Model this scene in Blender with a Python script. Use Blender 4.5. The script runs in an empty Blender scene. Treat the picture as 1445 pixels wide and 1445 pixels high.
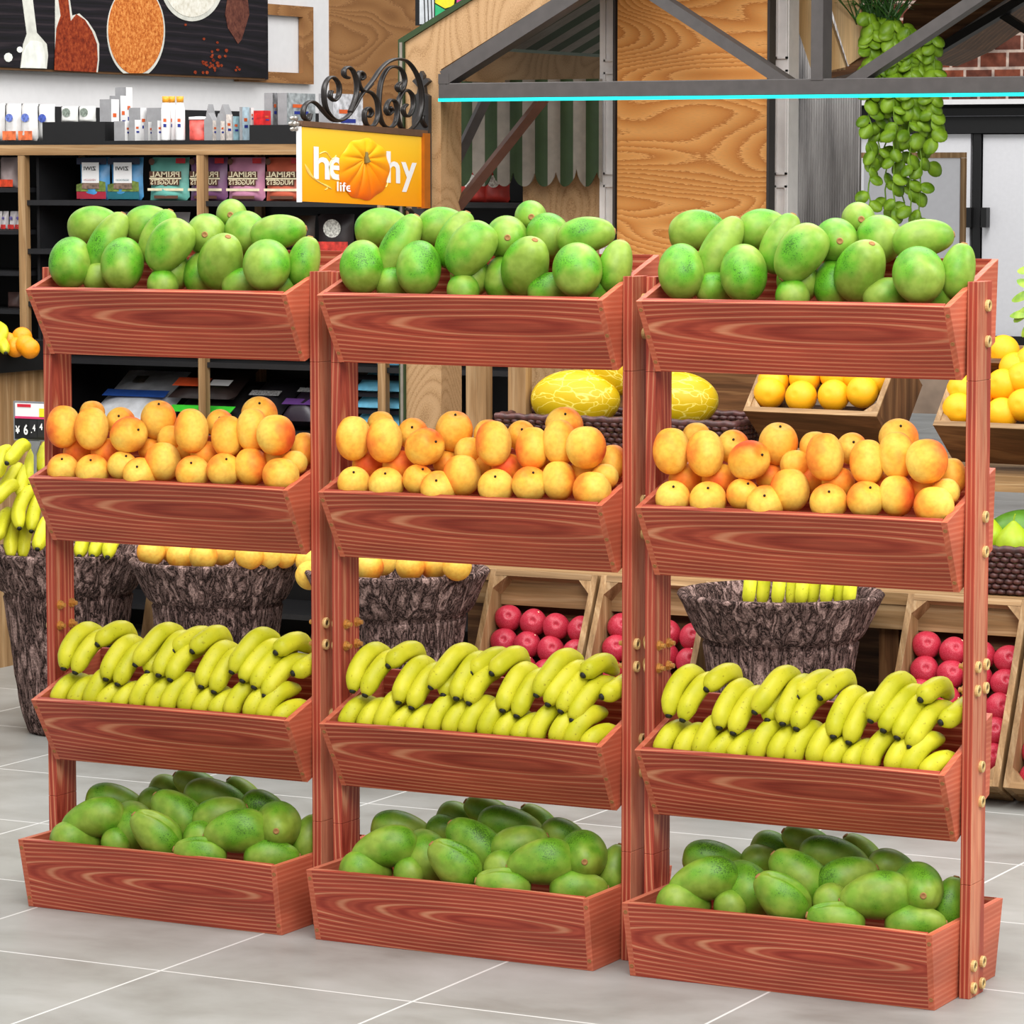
import bpy, bmesh, math, random
from mathutils import Vector, Matrix, Euler, noise as mnoise, Quaternion
random.seed(7)
D = bpy.data
SC = bpy.context.scene
COL = SC.collection
PI = math.pi

# ------------------------------------------------------------------ camera
CAM = Vector((4.1283, -5.8241, 1.47)); YAW = .4818; PITCH = .0959; F = 5055.18
cam_d = D.cameras.new('camera'); cam = D.objects.new('camera', cam_d); COL.objects.link(cam)
cam.location = CAM; cam.rotation_euler = Euler((PI/2 - PITCH, 0, YAW), 'XYZ')
cam_d.sensor_width = 36; cam_d.lens = F/1445*36; cam_d.clip_end = 200
SC.camera = cam
FW = Vector((-math.sin(YAW)*math.cos(PITCH), math.cos(YAW)*math.cos(PITCH), -math.sin(PITCH)))
RT = Vector((math.cos(YAW), math.sin(YAW), 0)); UP = RT.cross(FW)

def at(px, py, ax='Y', v=0.0):
    """surveyed point: where the sight line of photo position (px,py) meets the plane ax = v"""
    r = RT*((px-722.5)/F) - UP*((py-722.5)/F) + FW
    i = 'XYZ'.index(ax)
    return CAM + r*((v-CAM[i])/r[i])

# ------------------------------------------------------------------ helpers
class MB:
    def __init__(s): s.v = []; s.f = []; s.m = []
    def add(s, vs, fs, mi=0):
        o = len(s.v); s.v += [tuple(p) for p in vs]
        for f in fs: s.f.append([i+o for i in f]); s.m.append(mi)
        return s
    def box(s, a, b, mi=0):
        x0,y0,z0 = a; x1,y1,z1 = b
        return s.add([(x0,y0,z0),(x1,y0,z0),(x1,y1,z0),(x0,y1,z0),(x0,y0,z1),(x1,y0,z1),(x1,y1,z1),(x0,y1,z1)],
            [(0,3,2,1),(4,5,6,7),(0,1,5,4),(1,2,6,5),(2,3,7,6),(3,0,4,7)], mi)
    def prism(s, pts, off, mi=0):
        """closed polygon pts (3D) extruded by vector off"""
        n = len(pts); off = Vector(off); P = [Vector(p) for p in pts]
        nrm = Vector((0,0,0))
        for i in range(n): nrm += P[i].cross(P[(i+1) % n])
        if nrm.dot(off) > 0: P = P[::-1]
        return s.add(P + [p+off for p in P], [tuple(range(n)), tuple(range(2*n-1, n-1, -1))] +
            [((i+1) % n, i, i+n, (i+1) % n + n) for i in range(n)], mi)
    def tube(s, pts, r, n=8, cap=True, mi=0, flat=None, ref=(0,0,1)):
        P = [Vector(p) for p in pts]; k = len(P)
        rr = r if isinstance(r, (list, tuple)) else [r]*k
        vs = []; u = None
        for i, p in enumerate(P):
            t = (P[min(i+1,k-1)] - P[max(i-1,0)]).normalized()
            if u is None:
                u = Vector(ref) - t*t.dot(Vector(ref))
                if u.length < 1e-4: u = t.orthogonal()
            else: u = u - t*t.dot(u)
            u.normalize(); w = t.cross(u)
            for j in range(n):
                a = 2*PI*j/n
                if flat: vs.append(p + u*(math.cos(a)*flat[0]*rr[i]) + w*(math.sin(a)*flat[1]*rr[i]))
                else: vs.append(p + (u*math.cos(a) + w*math.sin(a))*rr[i])
        fs = [(i*n+j, i*n+(j+1)%n, (i+1)*n+(j+1)%n, (i+1)*n+j) for i in range(k-1) for j in range(n)]
        if cap: fs += [tuple(range(n-1,-1,-1)), tuple(range((k-1)*n, k*n))]
        return s.add(vs, fs, mi)
    def lathe(s, prof, n=32, c=(0,0,0), disp=None, mi=0, cap=(True,True)):
        vs = []; k = len(prof)
        for i,(r,z) in enumerate(prof):
            for j in range(n):
                a = 2*PI*j/n; rr = r + (disp(a, z, r) if disp else 0)
                vs.append((c[0]+rr*math.cos(a), c[1]+rr*math.sin(a), c[2]+z))
        fs = [(i*n+j, i*n+(j+1)%n, (i+1)*n+(j+1)%n, (i+1)*n+j) for i in range(k-1) for j in range(n)]
        if cap[0]: fs.append(tuple(range(n-1,-1,-1)))
        if cap[1]: fs.append(tuple(range((k-1)*n, k*n)))
        return s.add(vs, fs, mi)
    def ball(s, c, r, n=16, k=10, mi=0):
        if not isinstance(r, (tuple,list)): r = (r,r,r)
        vs = [(c[0], c[1], c[2]-r[2])]
        for i in range(1,k):
            t = PI*i/k
            for j in range(n):
                a = 2*PI*j/n
                vs.append((c[0]+r[0]*math.sin(t)*math.cos(a), c[1]+r[1]*math.sin(t)*math.sin(a), c[2]-r[2]*math.cos(t)))
        vs.append((c[0],c[1],c[2]+r[2])); L = len(vs)-1
        fs = [(0,1+(j+1)%n,1+j) for j in range(n)]
        fs += [(1+i*n+j,1+i*n+(j+1)%n,1+(i+1)*n+(j+1)%n,1+(i+1)*n+j) for i in range(k-2) for j in range(n)]
        fs += [(1+(k-2)*n+j,1+(k-2)*n+(j+1)%n,L) for j in range(n)]
        return s.add(vs, fs, mi)
    def mesh(s, name, mats, smooth=False):
        me = D.meshes.new(name); me.from_pydata(s.v, [], s.f)
        for m in (mats if isinstance(mats,(list,tuple)) else [mats]): me.materials.append(m)
        if len(me.materials) > 1: me.polygons.foreach_set('material_index', s.m)
        if smooth: me.polygons.foreach_set('use_smooth', [True]*len(me.polygons))
        me.update(); return me
    def obj(s, name, mats, parent=None, smooth=False, bevel=0, loc=None):
        """link as one mesh object; vertices were given in the parent's frame (or the world's)"""
        if loc is not None:
            loc = Vector(loc); s.v = [tuple(Vector(p)-loc) for p in s.v]
        o = D.objects.new(name, s.mesh(name, mats, smooth)); COL.objects.link(o)
        if loc is not None: o.location = loc
        if parent: o.parent = parent
        if bevel:
            b = o.modifiers.new('bevel','BEVEL'); b.width = bevel; b.segments = 2; b.limit_method = 'ANGLE'
        return o

def tag(o, label=None, cat=None, group=None, kind=None):
    if label: o['label'] = label
    if cat: o['category'] = cat
    if group: o['group'] = group
    if kind: o['kind'] = kind
    return o
def thing(name, label, cat, loc=(0,0,0), group=None, rot=None):
    o = D.objects.new(name, None); COL.objects.link(o); o.location = loc; o.empty_display_size = .05
    if rot: o.rotation_euler = rot
    return tag(o, label, cat, group)
def kids(o): return [c for c in D.objects if c.parent is o]
CH = {}
def copy_tree(o, parent=None):
    c = o.copy(); COL.objects.link(c)
    if parent: c.parent = parent
    for ch in o.children: copy_tree(ch, c)
    return c
def struct(o): o['kind'] = 'structure'; return o
def catmull(P, n=6):
    P = [Vector(p) for p in P]; out = []
    for i in range(len(P)-1):
        a,b,c,d = P[max(i-1,0)],P[i],P[i+1],P[min(i+2,len(P)-1)]
        for k in range(n):
            t = k/n
            out.append(.5*((2*b)+(c-a)*t+(2*a-5*b+4*c-d)*t*t+(3*b-a-3*c+d)*t**3))
    return out+[P[-1]]

# ------------------------------------------------------------------ materials
def lin(c):
    return tuple((x/12.92 if x <= .04045 else ((x+.055)/1.055)**2.4) for x in [v/255 for v in c]) + (1,)
def base(name, rough=.5, spec=.4, metal=0):
    m = D.materials.new(name); m.use_nodes = True
    b = m.node_tree.nodes['Principled BSDF']; b.inputs['Roughness'].default_value = rough
    b.inputs['Specular IOR Level'].default_value = spec; b.inputs['Metallic'].default_value = metal
    return m, m.node_tree.nodes, m.node_tree.links, b
def nd(N, t, **k):
    n = N.new(t)
    for a, v in k.items():
        if a in n.inputs: n.inputs[a].default_value = v
        else: setattr(n, a, v)
    return n
def ramp(N, stops, interp='LINEAR'):
    r = N.new('ShaderNodeValToRGB'); e = r.color_ramp.elements; r.color_ramp.interpolation = interp
    while len(e) < len(stops): e.new(.5)
    for q,(p,c) in zip(e, stops): q.position = p; q.color = lin(c)
    return r
def coords(N, Lk, scale=(1,1,1), loc=(0,0,0), rot=(0,0,0), rand=0):
    t = N.new('ShaderNodeTexCoord'); mp = N.new('ShaderNodeMapping')
    mp.inputs['Scale'].default_value = scale; mp.inputs['Location'].default_value = loc; mp.inputs['Rotation'].default_value = rot
    if rand:
        oi = N.new('ShaderNodeObjectInfo'); mu = nd(N,'ShaderNodeMath',operation='MULTIPLY'); mu.inputs[1].default_value = rand
        Lk.new(oi.outputs['Random'], mu.inputs[0])
        ad = nd(N,'ShaderNodeVectorMath',operation='ADD'); Lk.new(t.outputs['Object'], ad.inputs[0]); Lk.new(mu.outputs[0], ad.inputs[1])
        Lk.new(ad.outputs[0], mp.inputs['Vector'])
    else: Lk.new(t.outputs['Object'], mp.inputs['Vector'])
    return t, mp
def mixc(N, Lk, fac, a, b, mode='MIX'):
    m = N.new('ShaderNodeMix'); m.data_type = 'RGBA'; m.blend_type = mode
    for s, v in ((0,fac),(6,a),(7,b)):
        if hasattr(v,'is_linked') or hasattr(v,'links'): Lk.new(v, m.inputs[s])
        elif s == 0: m.inputs[0].default_value = v
        else: m.inputs[s].default_value = lin(v)
    return m.outputs[2]
PLAIN = {}
def plain(name, c, rough=.5, spec=.4, metal=0, var=.06, scale=30):
    """near-plain colour with slight procedural mottling"""
    if name in PLAIN: return PLAIN[name]
    m,N,Lk,b = base(name, rough, spec, metal)
    t,mp = coords(N,Lk,(scale,)*3); n = nd(N,'ShaderNodeTexNoise',Scale=1.0,Detail=3.0); Lk.new(mp.outputs[0], n.inputs['Vector'])
    lo = [max(0,v*(1-var)) for v in c]; hi = [min(255,v*(1+var)) for v in c]
    r = ramp(N,[(.3,lo),(.7,hi)]); Lk.new(n.outputs[0], r.inputs[0]); Lk.new(r.outputs[0], b.inputs['Base Color'])
    PLAIN[name] = m; return m
def wood(name, cols, axis='X', ctr=(0,0,0), ring=.0126, aspect=7, dist=2.2, fibre=.25, rough=.5, spec=.3, rand=0, bump=.15, warp=3.0):
    """cathedral grain: warped nested ellipses stretched along axis, plus fine fibres"""
    m,N,Lk,b = base(name, rough, spec)
    i = 'XYZ'.index(axis); s = 1/ring*.05*2*PI  # wave period -> ring metres
    sc = [s]*3; sc[i] = s/aspect
    t,mp = coords(N,Lk,sc,[-c*k for c,k in zip(ctr,sc)],rand=rand)
    w = nd(N,'ShaderNodeTexWave',wave_type='RINGS',rings_direction='SPHERICAL',Scale=1.0,Distortion=dist,Detail=2.0)
    w.inputs['Detail Scale'].default_value = warp/ max(1,1); w.inputs['Detail Roughness'].default_value = .55
    w.inputs['Scale'].default_value = 1.0
    Lk.new(mp.outputs[0], w.inputs['Vector'])
    r = ramp(N, cols); Lk.new(w.outputs['Fac'], r.inputs[0])
    sc2 = [260]*3; sc2[i] = 9
    t2,mp2 = coords(N,Lk,sc2,rand=rand); n = nd(N,'ShaderNodeTexNoise',Scale=1.0,Detail=4.0); Lk.new(mp2.outputs[0], n.inputs['Vector'])
    r2 = ramp(N,[(.3,(150,150,150)),(.7,(255,255,255))]); Lk.new(n.outputs[0], r2.inputs[0])
    sc3 = [14]*3; sc3[i] = 2.5
    t3,mp3 = coords(N,Lk,sc3,rand=rand); n3 = nd(N,'ShaderNodeTexNoise',Scale=1.0,Detail=2.0); Lk.new(mp3.outputs[0], n3.inputs['Vector'])
    r3 = ramp(N,[(.3,(205,205,205)),(.7,(255,255,255))]); Lk.new(n3.outputs[0], r3.inputs[0])
    # patches where the rings fade out
    sc4 = [30]*3; sc4[i] = 5; t4,mp4 = coords(N,Lk,sc4,(3,1,2),rand=rand); n4 = nd(N,'ShaderNodeTexNoise',Scale=1.0,Detail=3.0); Lk.new(mp4.outputs[0],n4.inputs['Vector'])
    f4 = nd(N,'ShaderNodeMapRange'); f4.inputs[1].default_value = .4; f4.inputs[2].default_value = .68; f4.inputs[4].default_value = .45; Lk.new(n4.outputs[0],f4.inputs[0])
    rb_ = mixc(N,Lk,f4.outputs[0],r.outputs[0],cols[1][1])
    c = mixc(N,Lk,fibre,rb_,r2.outputs[0],'MULTIPLY'); c = mixc(N,Lk,1.0,c,r3.outputs[0],'MULTIPLY')
    Lk.new(c, b.inputs['Base Color'])
    bp = nd(N,'ShaderNodeBump',Strength=bump,Distance=.002); Lk.new(n.outputs[0], bp.inputs['Height']); Lk.new(bp.outputs[0], b.inputs['Normal'])
    return m
def contour(name, cols, scale, N_=16, fibre=.3, fs=(260,260,260), rough=.5, spec=.3, loc=(0,0,0)):
    """flame grain: contour lines of a stretched soft noise, plus fine fibres"""
    m,N,Lk,b = base(name, rough, spec)
    t,mp = coords(N,Lk,scale,loc); n = nd(N,'ShaderNodeTexNoise',Scale=1.0,Detail=1.2,Roughness=.35,Distortion=.3); Lk.new(mp.outputs[0],n.inputs['Vector'])
    t2,mp2 = coords(N,Lk,fs); n2 = nd(N,'ShaderNodeTexNoise',Scale=1.0,Detail=4.0); Lk.new(mp2.outputs[0],n2.inputs['Vector'])
    j = nd(N,'ShaderNodeMath',operation='MULTIPLY_ADD'); Lk.new(n2.outputs[0],j.inputs[0]); j.inputs[1].default_value = .25/N_*4; Lk.new(n.outputs[0],j.inputs[2])
    mu = nd(N,'ShaderNodeMath',operation='MULTIPLY'); mu.inputs[1].default_value = N_; Lk.new(j.outputs[0],mu.inputs[0])
    fr = nd(N,'ShaderNodeMath',operation='FRACT'); Lk.new(mu.outputs[0],fr.inputs[0])
    r = ramp(N,cols); Lk.new(fr.outputs[0],r.inputs[0])
    r2 = ramp(N,[(.3,(170,165,160)),(.65,(255,255,255))]); Lk.new(n2.outputs[0],r2.inputs[0])
    Lk.new(mixc(N,Lk,fibre,r.outputs[0],r2.outputs[0],'MULTIPLY'),b.inputs['Base Color'])
    return m
RED = [(0,(156,56,42)),(.3,(188,84,62)),(.74,(180,76,56)),(.9,(203,114,82)),(1,(222,148,112))]
RED_LIT = [(0,(198,98,70)),(.5,(205,106,77)),(.8,(208,110,80)),(1,(214,122,92))]  # lighter copy of the stain: side light put into the end boards' colour
M_front = wood('stained_board_front', RED, 'X', (.395,0,-.068), .0074, 11, 2.6, .35, warp=.6)
M_back = wood('stained_board_plain', RED, 'X', (.2,0,.3), .012, 12, 1.6)
M_side = wood('stained_board_side_lit', RED_LIT, 'Y', (0,.5,.9), .008, 30, .8, .15)
M_post = wood('stained_post', RED, 'Z', (.03,.10,.62), .0085, 16, 1.6)
OAK = [(0,(160,122,80)),(.5,(184,146,102)),(.8,(176,136,92)),(1,(202,166,122))]
M_oakX = wood('oak_along_x', OAK, 'X', (0,0,.6), .03, 9, 3, .35, rand=9)
M_oakZ = wood('oak_along_z', OAK, 'Z', (0,.4,0), .03, 9, 3, .35, rand=9)
M_oakY = wood('oak_along_y', OAK, 'Y', (0,0,.4), .03, 9, 3, .35, rand=9)
DOAK = [(0,(92,60,34)),(.5,(122,82,50)),(.8,(112,74,44)),(1,(146,104,66))]
M_doakX = wood('dark_oak_along_x', DOAK, 'X', (0,0,.5), .03, 8, 3.5, .4, rand=9)
M_doakZ = wood('dark_oak_along_z', DOAK, 'Z', (0,.3,0), .03, 8, 3.5, .4, rand=9)
BIRCH = [(0,(182,146,104)),(.55,(206,174,134)),(.8,(196,162,120)),(1,(222,196,160))]
BC = [(0,(172,136,96)),(.5,(184,149,109)),(.82,(180,144,104)),(.94,(148,114,76)),(1,(172,136,96))]
M_birch = contour('birch_ply_along_z', BC, (4.2,4.2,2.2), 24, .3)
M_birchY = contour('birch_ply_along_y', BC, (3,2,6), 20, .3, loc=(0,3,0))
VEN = [(0,(186,116,52)),(.5,(216,152,84)),(.8,(206,140,72)),(1,(232,178,112))]
M_veneer = contour('golden_veneer', [(0,(222,160,92)),(.35,(212,146,78)),(.75,(196,126,60)),(.9,(176,106,46)),(1,(228,170,104))], (1.7,1.7,5.2), 26, .4, (60,60,500), .4)
WALLW = [(0,(128,86,48)),(.5,(160,112,68)),(.8,(148,102,60)),(1,(178,130,84))]
M_wallwood = contour('wall_veneer', [(0,(166,120,74)),(.5,(154,108,64)),(.85,(136,92,52)),(1,(168,122,78))], (2,1.6,6), 13, .4, (60,60,400))
M_black = plain('matt_black', (20,20,21), .45)
M_black2 = plain('shelf_black', (30,30,32), .5)
M_steel = plain('dark_grey_steel', (72,68,67), .45, .5)
M_brass = plain('brass_bolt', (214,182,120), .4, .6, .3)
M_nut_b = plain('brass_nut', (186,132,62), .4, .6, .3)
M_hole = plain('bolt_hole', (40,28,18), .6)
M_white = plain('white_print', (232,232,232), .5, var=.01)
M_iron = plain('wrought_iron', (34,29,27), .38, .6, .3)

def mango_mat(name, light, vivid, dark):
    m,N,Lk,b = base(name,.45,.35)
    t,mp = coords(N,Lk,(16,16,13),rand=20); n = nd(N,'ShaderNodeTexNoise',Scale=1.0,Detail=3.0); Lk.new(mp.outputs[0],n.inputs['Vector'])
    sx = N.new('ShaderNodeSeparateXYZ'); Lk.new(t.outputs['Object'], sx.inputs[0])
    # one cheek of the fruit is a brighter green and carries the dark lenticels
    ad = nd(N,'ShaderNodeMath',operation='MULTIPLY_ADD'); Lk.new(sx.outputs['X'], ad.inputs[0]); ad.inputs[1].default_value = 4.0; Lk.new(n.outputs[0], ad.inputs[2])
    r = ramp(N,[(.50,light),(.70,vivid)]); Lk.new(ad.outputs[0], r.inputs[0])
    t2,mp2 = coords(N,Lk,(420,420,420),rand=20); v = nd(N,'ShaderNodeTexNoise',Scale=1.0,Detail=2.0); Lk.new(mp2.outputs[0],v.inputs['Vector'])
    t3,mp3 = coords(N,Lk,(45,45,45),rand=20); v3 = nd(N,'ShaderNodeTexNoise',Scale=1.0,Detail=4.0); Lk.new(mp3.outputs[0],v3.inputs['Vector'])
    sp = nd(N,'ShaderNodeMath',operation='MULTIPLY_ADD'); Lk.new(v.outputs[0],sp.inputs[0]); sp.inputs[1].default_value = .9; Lk.new(ad.outputs[0],sp.inputs[2])
    r2 = ramp(N,[(0,(255,255,255)),(.60,(255,255,255)),(.665,(96,120,60)),(.75,(70,84,44))]);
    mx = nd(N,'ShaderNodeMapRange'); mx.inputs[1].default_value = 0; mx.inputs[2].default_value = 2.0; Lk.new(sp.outputs[0],mx.inputs[0]); Lk.new(mx.outputs[0], r2.inputs[0])
    c = mixc(N,Lk,.7,r.outputs[0],r2.outputs[0],'MULTIPLY')
    r4 = ramp(N,[(.36,dark),(.6,(255,255,255))]); Lk.new(v3.outputs[0], r4.inputs[0])
    c = mixc(N,Lk,.7,c,r4.outputs[0],'MULTIPLY')
    Lk.new(c,b.inputs['Base Color'])
    bp = nd(N,'ShaderNodeBump',Strength=.25,Distance=.002); Lk.new(v3.outputs[0],bp.inputs['Height']); Lk.new(bp.outputs[0],b.inputs['Normal'])
    return m
M_mango = mango_mat('pale_green_skin',(136,164,62),(88,158,28),(206,214,180))
M_avo = mango_mat('deep_green_skin',(134,158,56),(96,148,30),(206,212,176))
M_scar = plain('stem_scar',(150,108,62),.8)

def peach_mat():
    m,N,Lk,b = base('peach_skin',.55,.25)
    t,mp = coords(N,Lk,(16,16,16),rand=30); n = nd(N,'ShaderNodeTexNoise',Scale=1.0,Detail=3.0); Lk.new(mp.outputs[0],n.inputs['Vector'])
    sx = N.new('ShaderNodeSeparateXYZ'); Lk.new(t.outputs['Object'], sx.inputs[0])
    a = nd(N,'ShaderNodeMath',operation='MULTIPLY_ADD'); Lk.new(sx.outputs['X'],a.inputs[0]); a.inputs[1].default_value = -7.0; Lk.new(n.outputs[0],a.inputs[2])
    r = ramp(N,[(.30,(240,200,88)),(.52,(242,180,64)),(.68,(238,140,48)),(.86,(222,92,42))]); Lk.new(a.outputs[0],r.inputs[0])
    t2,mp2 = coords(N,Lk,(120,120,120),rand=30); n2 = nd(N,'ShaderNodeTexNoise',Scale=1.0,Detail=3.0); Lk.new(mp2.outputs[0],n2.inputs['Vector'])
    r2 = ramp(N,[(.3,(235,215,205)),(.6,(255,255,255))]); Lk.new(n2.outputs[0],r2.inputs[0])
    Lk.new(mixc(N,Lk,.6,r.outputs[0],r2.outputs[0],'MULTIPLY'),b.inputs['Base Color'])
    b.inputs['Subsurface Weight'].default_value = .12; b.inputs['Subsurface Radius'].default_value = (.02,.008,.003)
    return m
M_peach = peach_mat(); M_blackdot = plain('peach_stem',(18,14,12),.5)
def banana_mat(name,a,b_,):
    m,N,Lk,b = base(name,.45,.3)
    t,mp = coords(N,Lk,(22,22,22),rand=10); n = nd(N,'ShaderNodeTexNoise',Scale=1.0,Detail=3.0); Lk.new(mp.outputs[0],n.inputs['Vector'])
    r = ramp(N,[(.3,a),(.65,b_)]); Lk.new(n.outputs[0],r.inputs[0])
    t2,mp2 = coords(N,Lk,(170,170,170),rand=10); n2 = nd(N,'ShaderNodeTexNoise',Scale=1.0,Detail=2.0); Lk.new(mp2.outputs[0],n2.inputs['Vector'])
    r2 = ramp(N,[(.27,(150,120,40)),(.34,(255,255,255))]); Lk.new(n2.outputs[0],r2.inputs[0])
    Lk.new(mixc(N,Lk,.5,r.outputs[0],r2.outputs[0],'MULTIPLY'),b.inputs['Base Color'])
    return m
M_banana = banana_mat('banana_skin',(178,178,22),(202,197,44)); M_bananag = banana_mat('banana_skin_green',(200,206,40),(226,226,62))
M_btip = plain('banana_tip',(24,24,16),.6)
def citrus_mat(name,a,b_):
    m,N,Lk,b = base(name,.4,.4)
    t,mp = coords(N,Lk,(220,)*3,rand=5); n = nd(N,'ShaderNodeTexNoise',Scale=1.0,Detail=2.0); Lk.new(mp.outputs[0],n.inputs['Vector'])
    r = ramp(N,[(.3,a),(.7,b_)]); Lk.new(n.outputs[0],r.inputs[0]); Lk.new(r.outputs[0],b.inputs['Base Color'])
    bp = nd(N,'ShaderNodeBump',Strength=.25,Distance=.002); Lk.new(n.outputs[0],bp.inputs['Height']); Lk.new(bp.outputs[0],b.inputs['Normal'])
    return m
M_orange = citrus_mat('orange_peel',(246,166,12),(255,192,28))
M_orange2 = citrus_mat('deep_orange_peel',(240,140,10),(250,164,24))
def plum_mat():
    m,N,Lk,b = base('red_fruit_skin',.4,.4)
    t,mp = coords(N,Lk,(34,)*3,rand=9); n = nd(N,'ShaderNodeTexNoise',Scale=1.0,Detail=3.0); Lk.new(mp.outputs[0],n.inputs['Vector'])
    r = ramp(N,[(.36,(158,8,32)),(.5,(186,30,56)),(.66,(208,92,108))]); Lk.new(n.outputs[0],r.inputs[0]); Lk.new(r.outputs[0],b.inputs['Base Color'])
    return m
M_plum = plum_mat()
def melon_mat():
    m,N,Lk,b = base('melon_rind',.45,.35)
    t,mp = coords(N,Lk,(14,34,34)); n = nd(N,'ShaderNodeTexNoise',Scale=.5,Detail=3.0); Lk.new(mp.outputs[0],n.inputs['Vector'])
    sc = nd(N,'ShaderNodeVectorMath',operation='SCALE'); sc.inputs['Scale'].default_value = 2.6; Lk.new(n.outputs['Color'],sc.inputs[0])
    ad = nd(N,'ShaderNodeVectorMath',operation='ADD'); Lk.new(mp.outputs[0],ad.inputs[0]); Lk.new(sc.outputs[0],ad.inputs[1])
    v = nd(N,'ShaderNodeTexVoronoi',feature='DISTANCE_TO_EDGE',Scale=1.0); Lk.new(ad.outputs[0],v.inputs['Vector'])
    r = ramp(N,[(0,(238,218,104)),(.022,(232,206,84)),(.045,(206,172,14)),(1,(196,160,8))]); Lk.new(v.outputs['Distance'],r.inputs[0]); Lk.new(r.outputs[0],b.inputs['Base Color'])
    return m
M_melon = melon_mat()
def bark_mat():
    m,N,Lk,b = base('bark',.85,.15)
    t,mp = coords(N,Lk,(40,40,8)); n = nd(N,'ShaderNodeTexNoise',Scale=1.0,Detail=7.0,Roughness=.62,Distortion=.9); Lk.new(mp.outputs[0],n.inputs['Vector'])
    # furrows: the zero crossings of the stretched noise
    s = nd(N,'ShaderNodeMath',operation='SUBTRACT'); Lk.new(n.outputs[0],s.inputs[0]); s.inputs[1].default_value = .5
    ab = nd(N,'ShaderNodeMath',operation='ABSOLUTE'); Lk.new(s.outputs[0],ab.inputs[0])
    r = ramp(N,[(.0,(28,20,18)),(.012,(60,46,42)),(.03,(138,112,105)),(.12,(172,146,138))]); Lk.new(ab.outputs[0],r.inputs[0])
    t2,mp2 = coords(N,Lk,(300,300,220)); n2 = nd(N,'ShaderNodeTexNoise',Scale=1.0,Detail=3.0); Lk.new(mp2.outputs[0],n2.inputs['Vector'])
    r2 = ramp(N,[(.34,(120,108,104)),(.58,(255,250,250))]); Lk.new(n2.outputs[0],r2.inputs[0])
    Lk.new(mixc(N,Lk,.85,r.outputs[0],r2.outputs[0],'MULTIPLY'),b.inputs['Base Color'])
    h = ramp(N,[(0,(0,0,0)),(.10,(255,255,255))]); Lk.new(ab.outputs[0],h.inputs[0])
    bp = nd(N,'ShaderNodeBump',Strength=.9,Distance=.008); Lk.new(h.outputs[0],bp.inputs['Height']); Lk.new(bp.outputs[0],b.inputs['Normal'])
    return m
M_bark = bark_mat()
M_wicker = plain('dark_wicker',(74,44,42),.45,.5,var=.3,scale=60)
def floor_mat():
    m,N,Lk,b = base('floor_tile',.42,.35)
    t,mp = coords(N,Lk,(1,1,1),(-.555,.385,0))
    br = nd(N,'ShaderNodeTexBrick',offset=0.0,squash=1.0); br.inputs['Scale'].default_value = 1.0
    br.inputs['Brick Width'].default_value = TILE[0]; br.inputs['Row Height'].default_value = TILE[1]; br.inputs['Mortar Size'].default_value = .0028
    br.inputs['Mortar Smooth'].default_value = .1
    br.inputs['Color1'].default_value = lin((154,154,151)); br.inputs['Color2'].default_value = lin((162,162,158)); br.inputs['Mortar'].default_value = lin((200,200,197))
    Lk.new(mp.outputs[0],br.inputs['Vector'])
    t2,mp2 = coords(N,Lk,(2.6,3.6,1)); n = nd(N,'ShaderNodeTexNoise',Scale=1.0,Detail=8.0,Roughness=.6,Distortion=.3); Lk.new(mp2.outputs[0],n.inputs['Vector'])
    r = ramp(N,[(.3,(188,184,178)),(.5,(228,227,224)),(.7,(255,255,255))]); Lk.new(n.outputs[0],r.inputs[0])
    c = mixc(N,Lk,.85,br.outputs['Color'],r.outputs[0],'MULTIPLY')
    c2 = mixc(N,Lk,br.outputs['Fac'],c,(200,200,197))
    Lk.new(c2,b.inputs['Base Color'])
    return m
TILE = (.53,.562)
M_floor = floor_mat()

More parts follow.
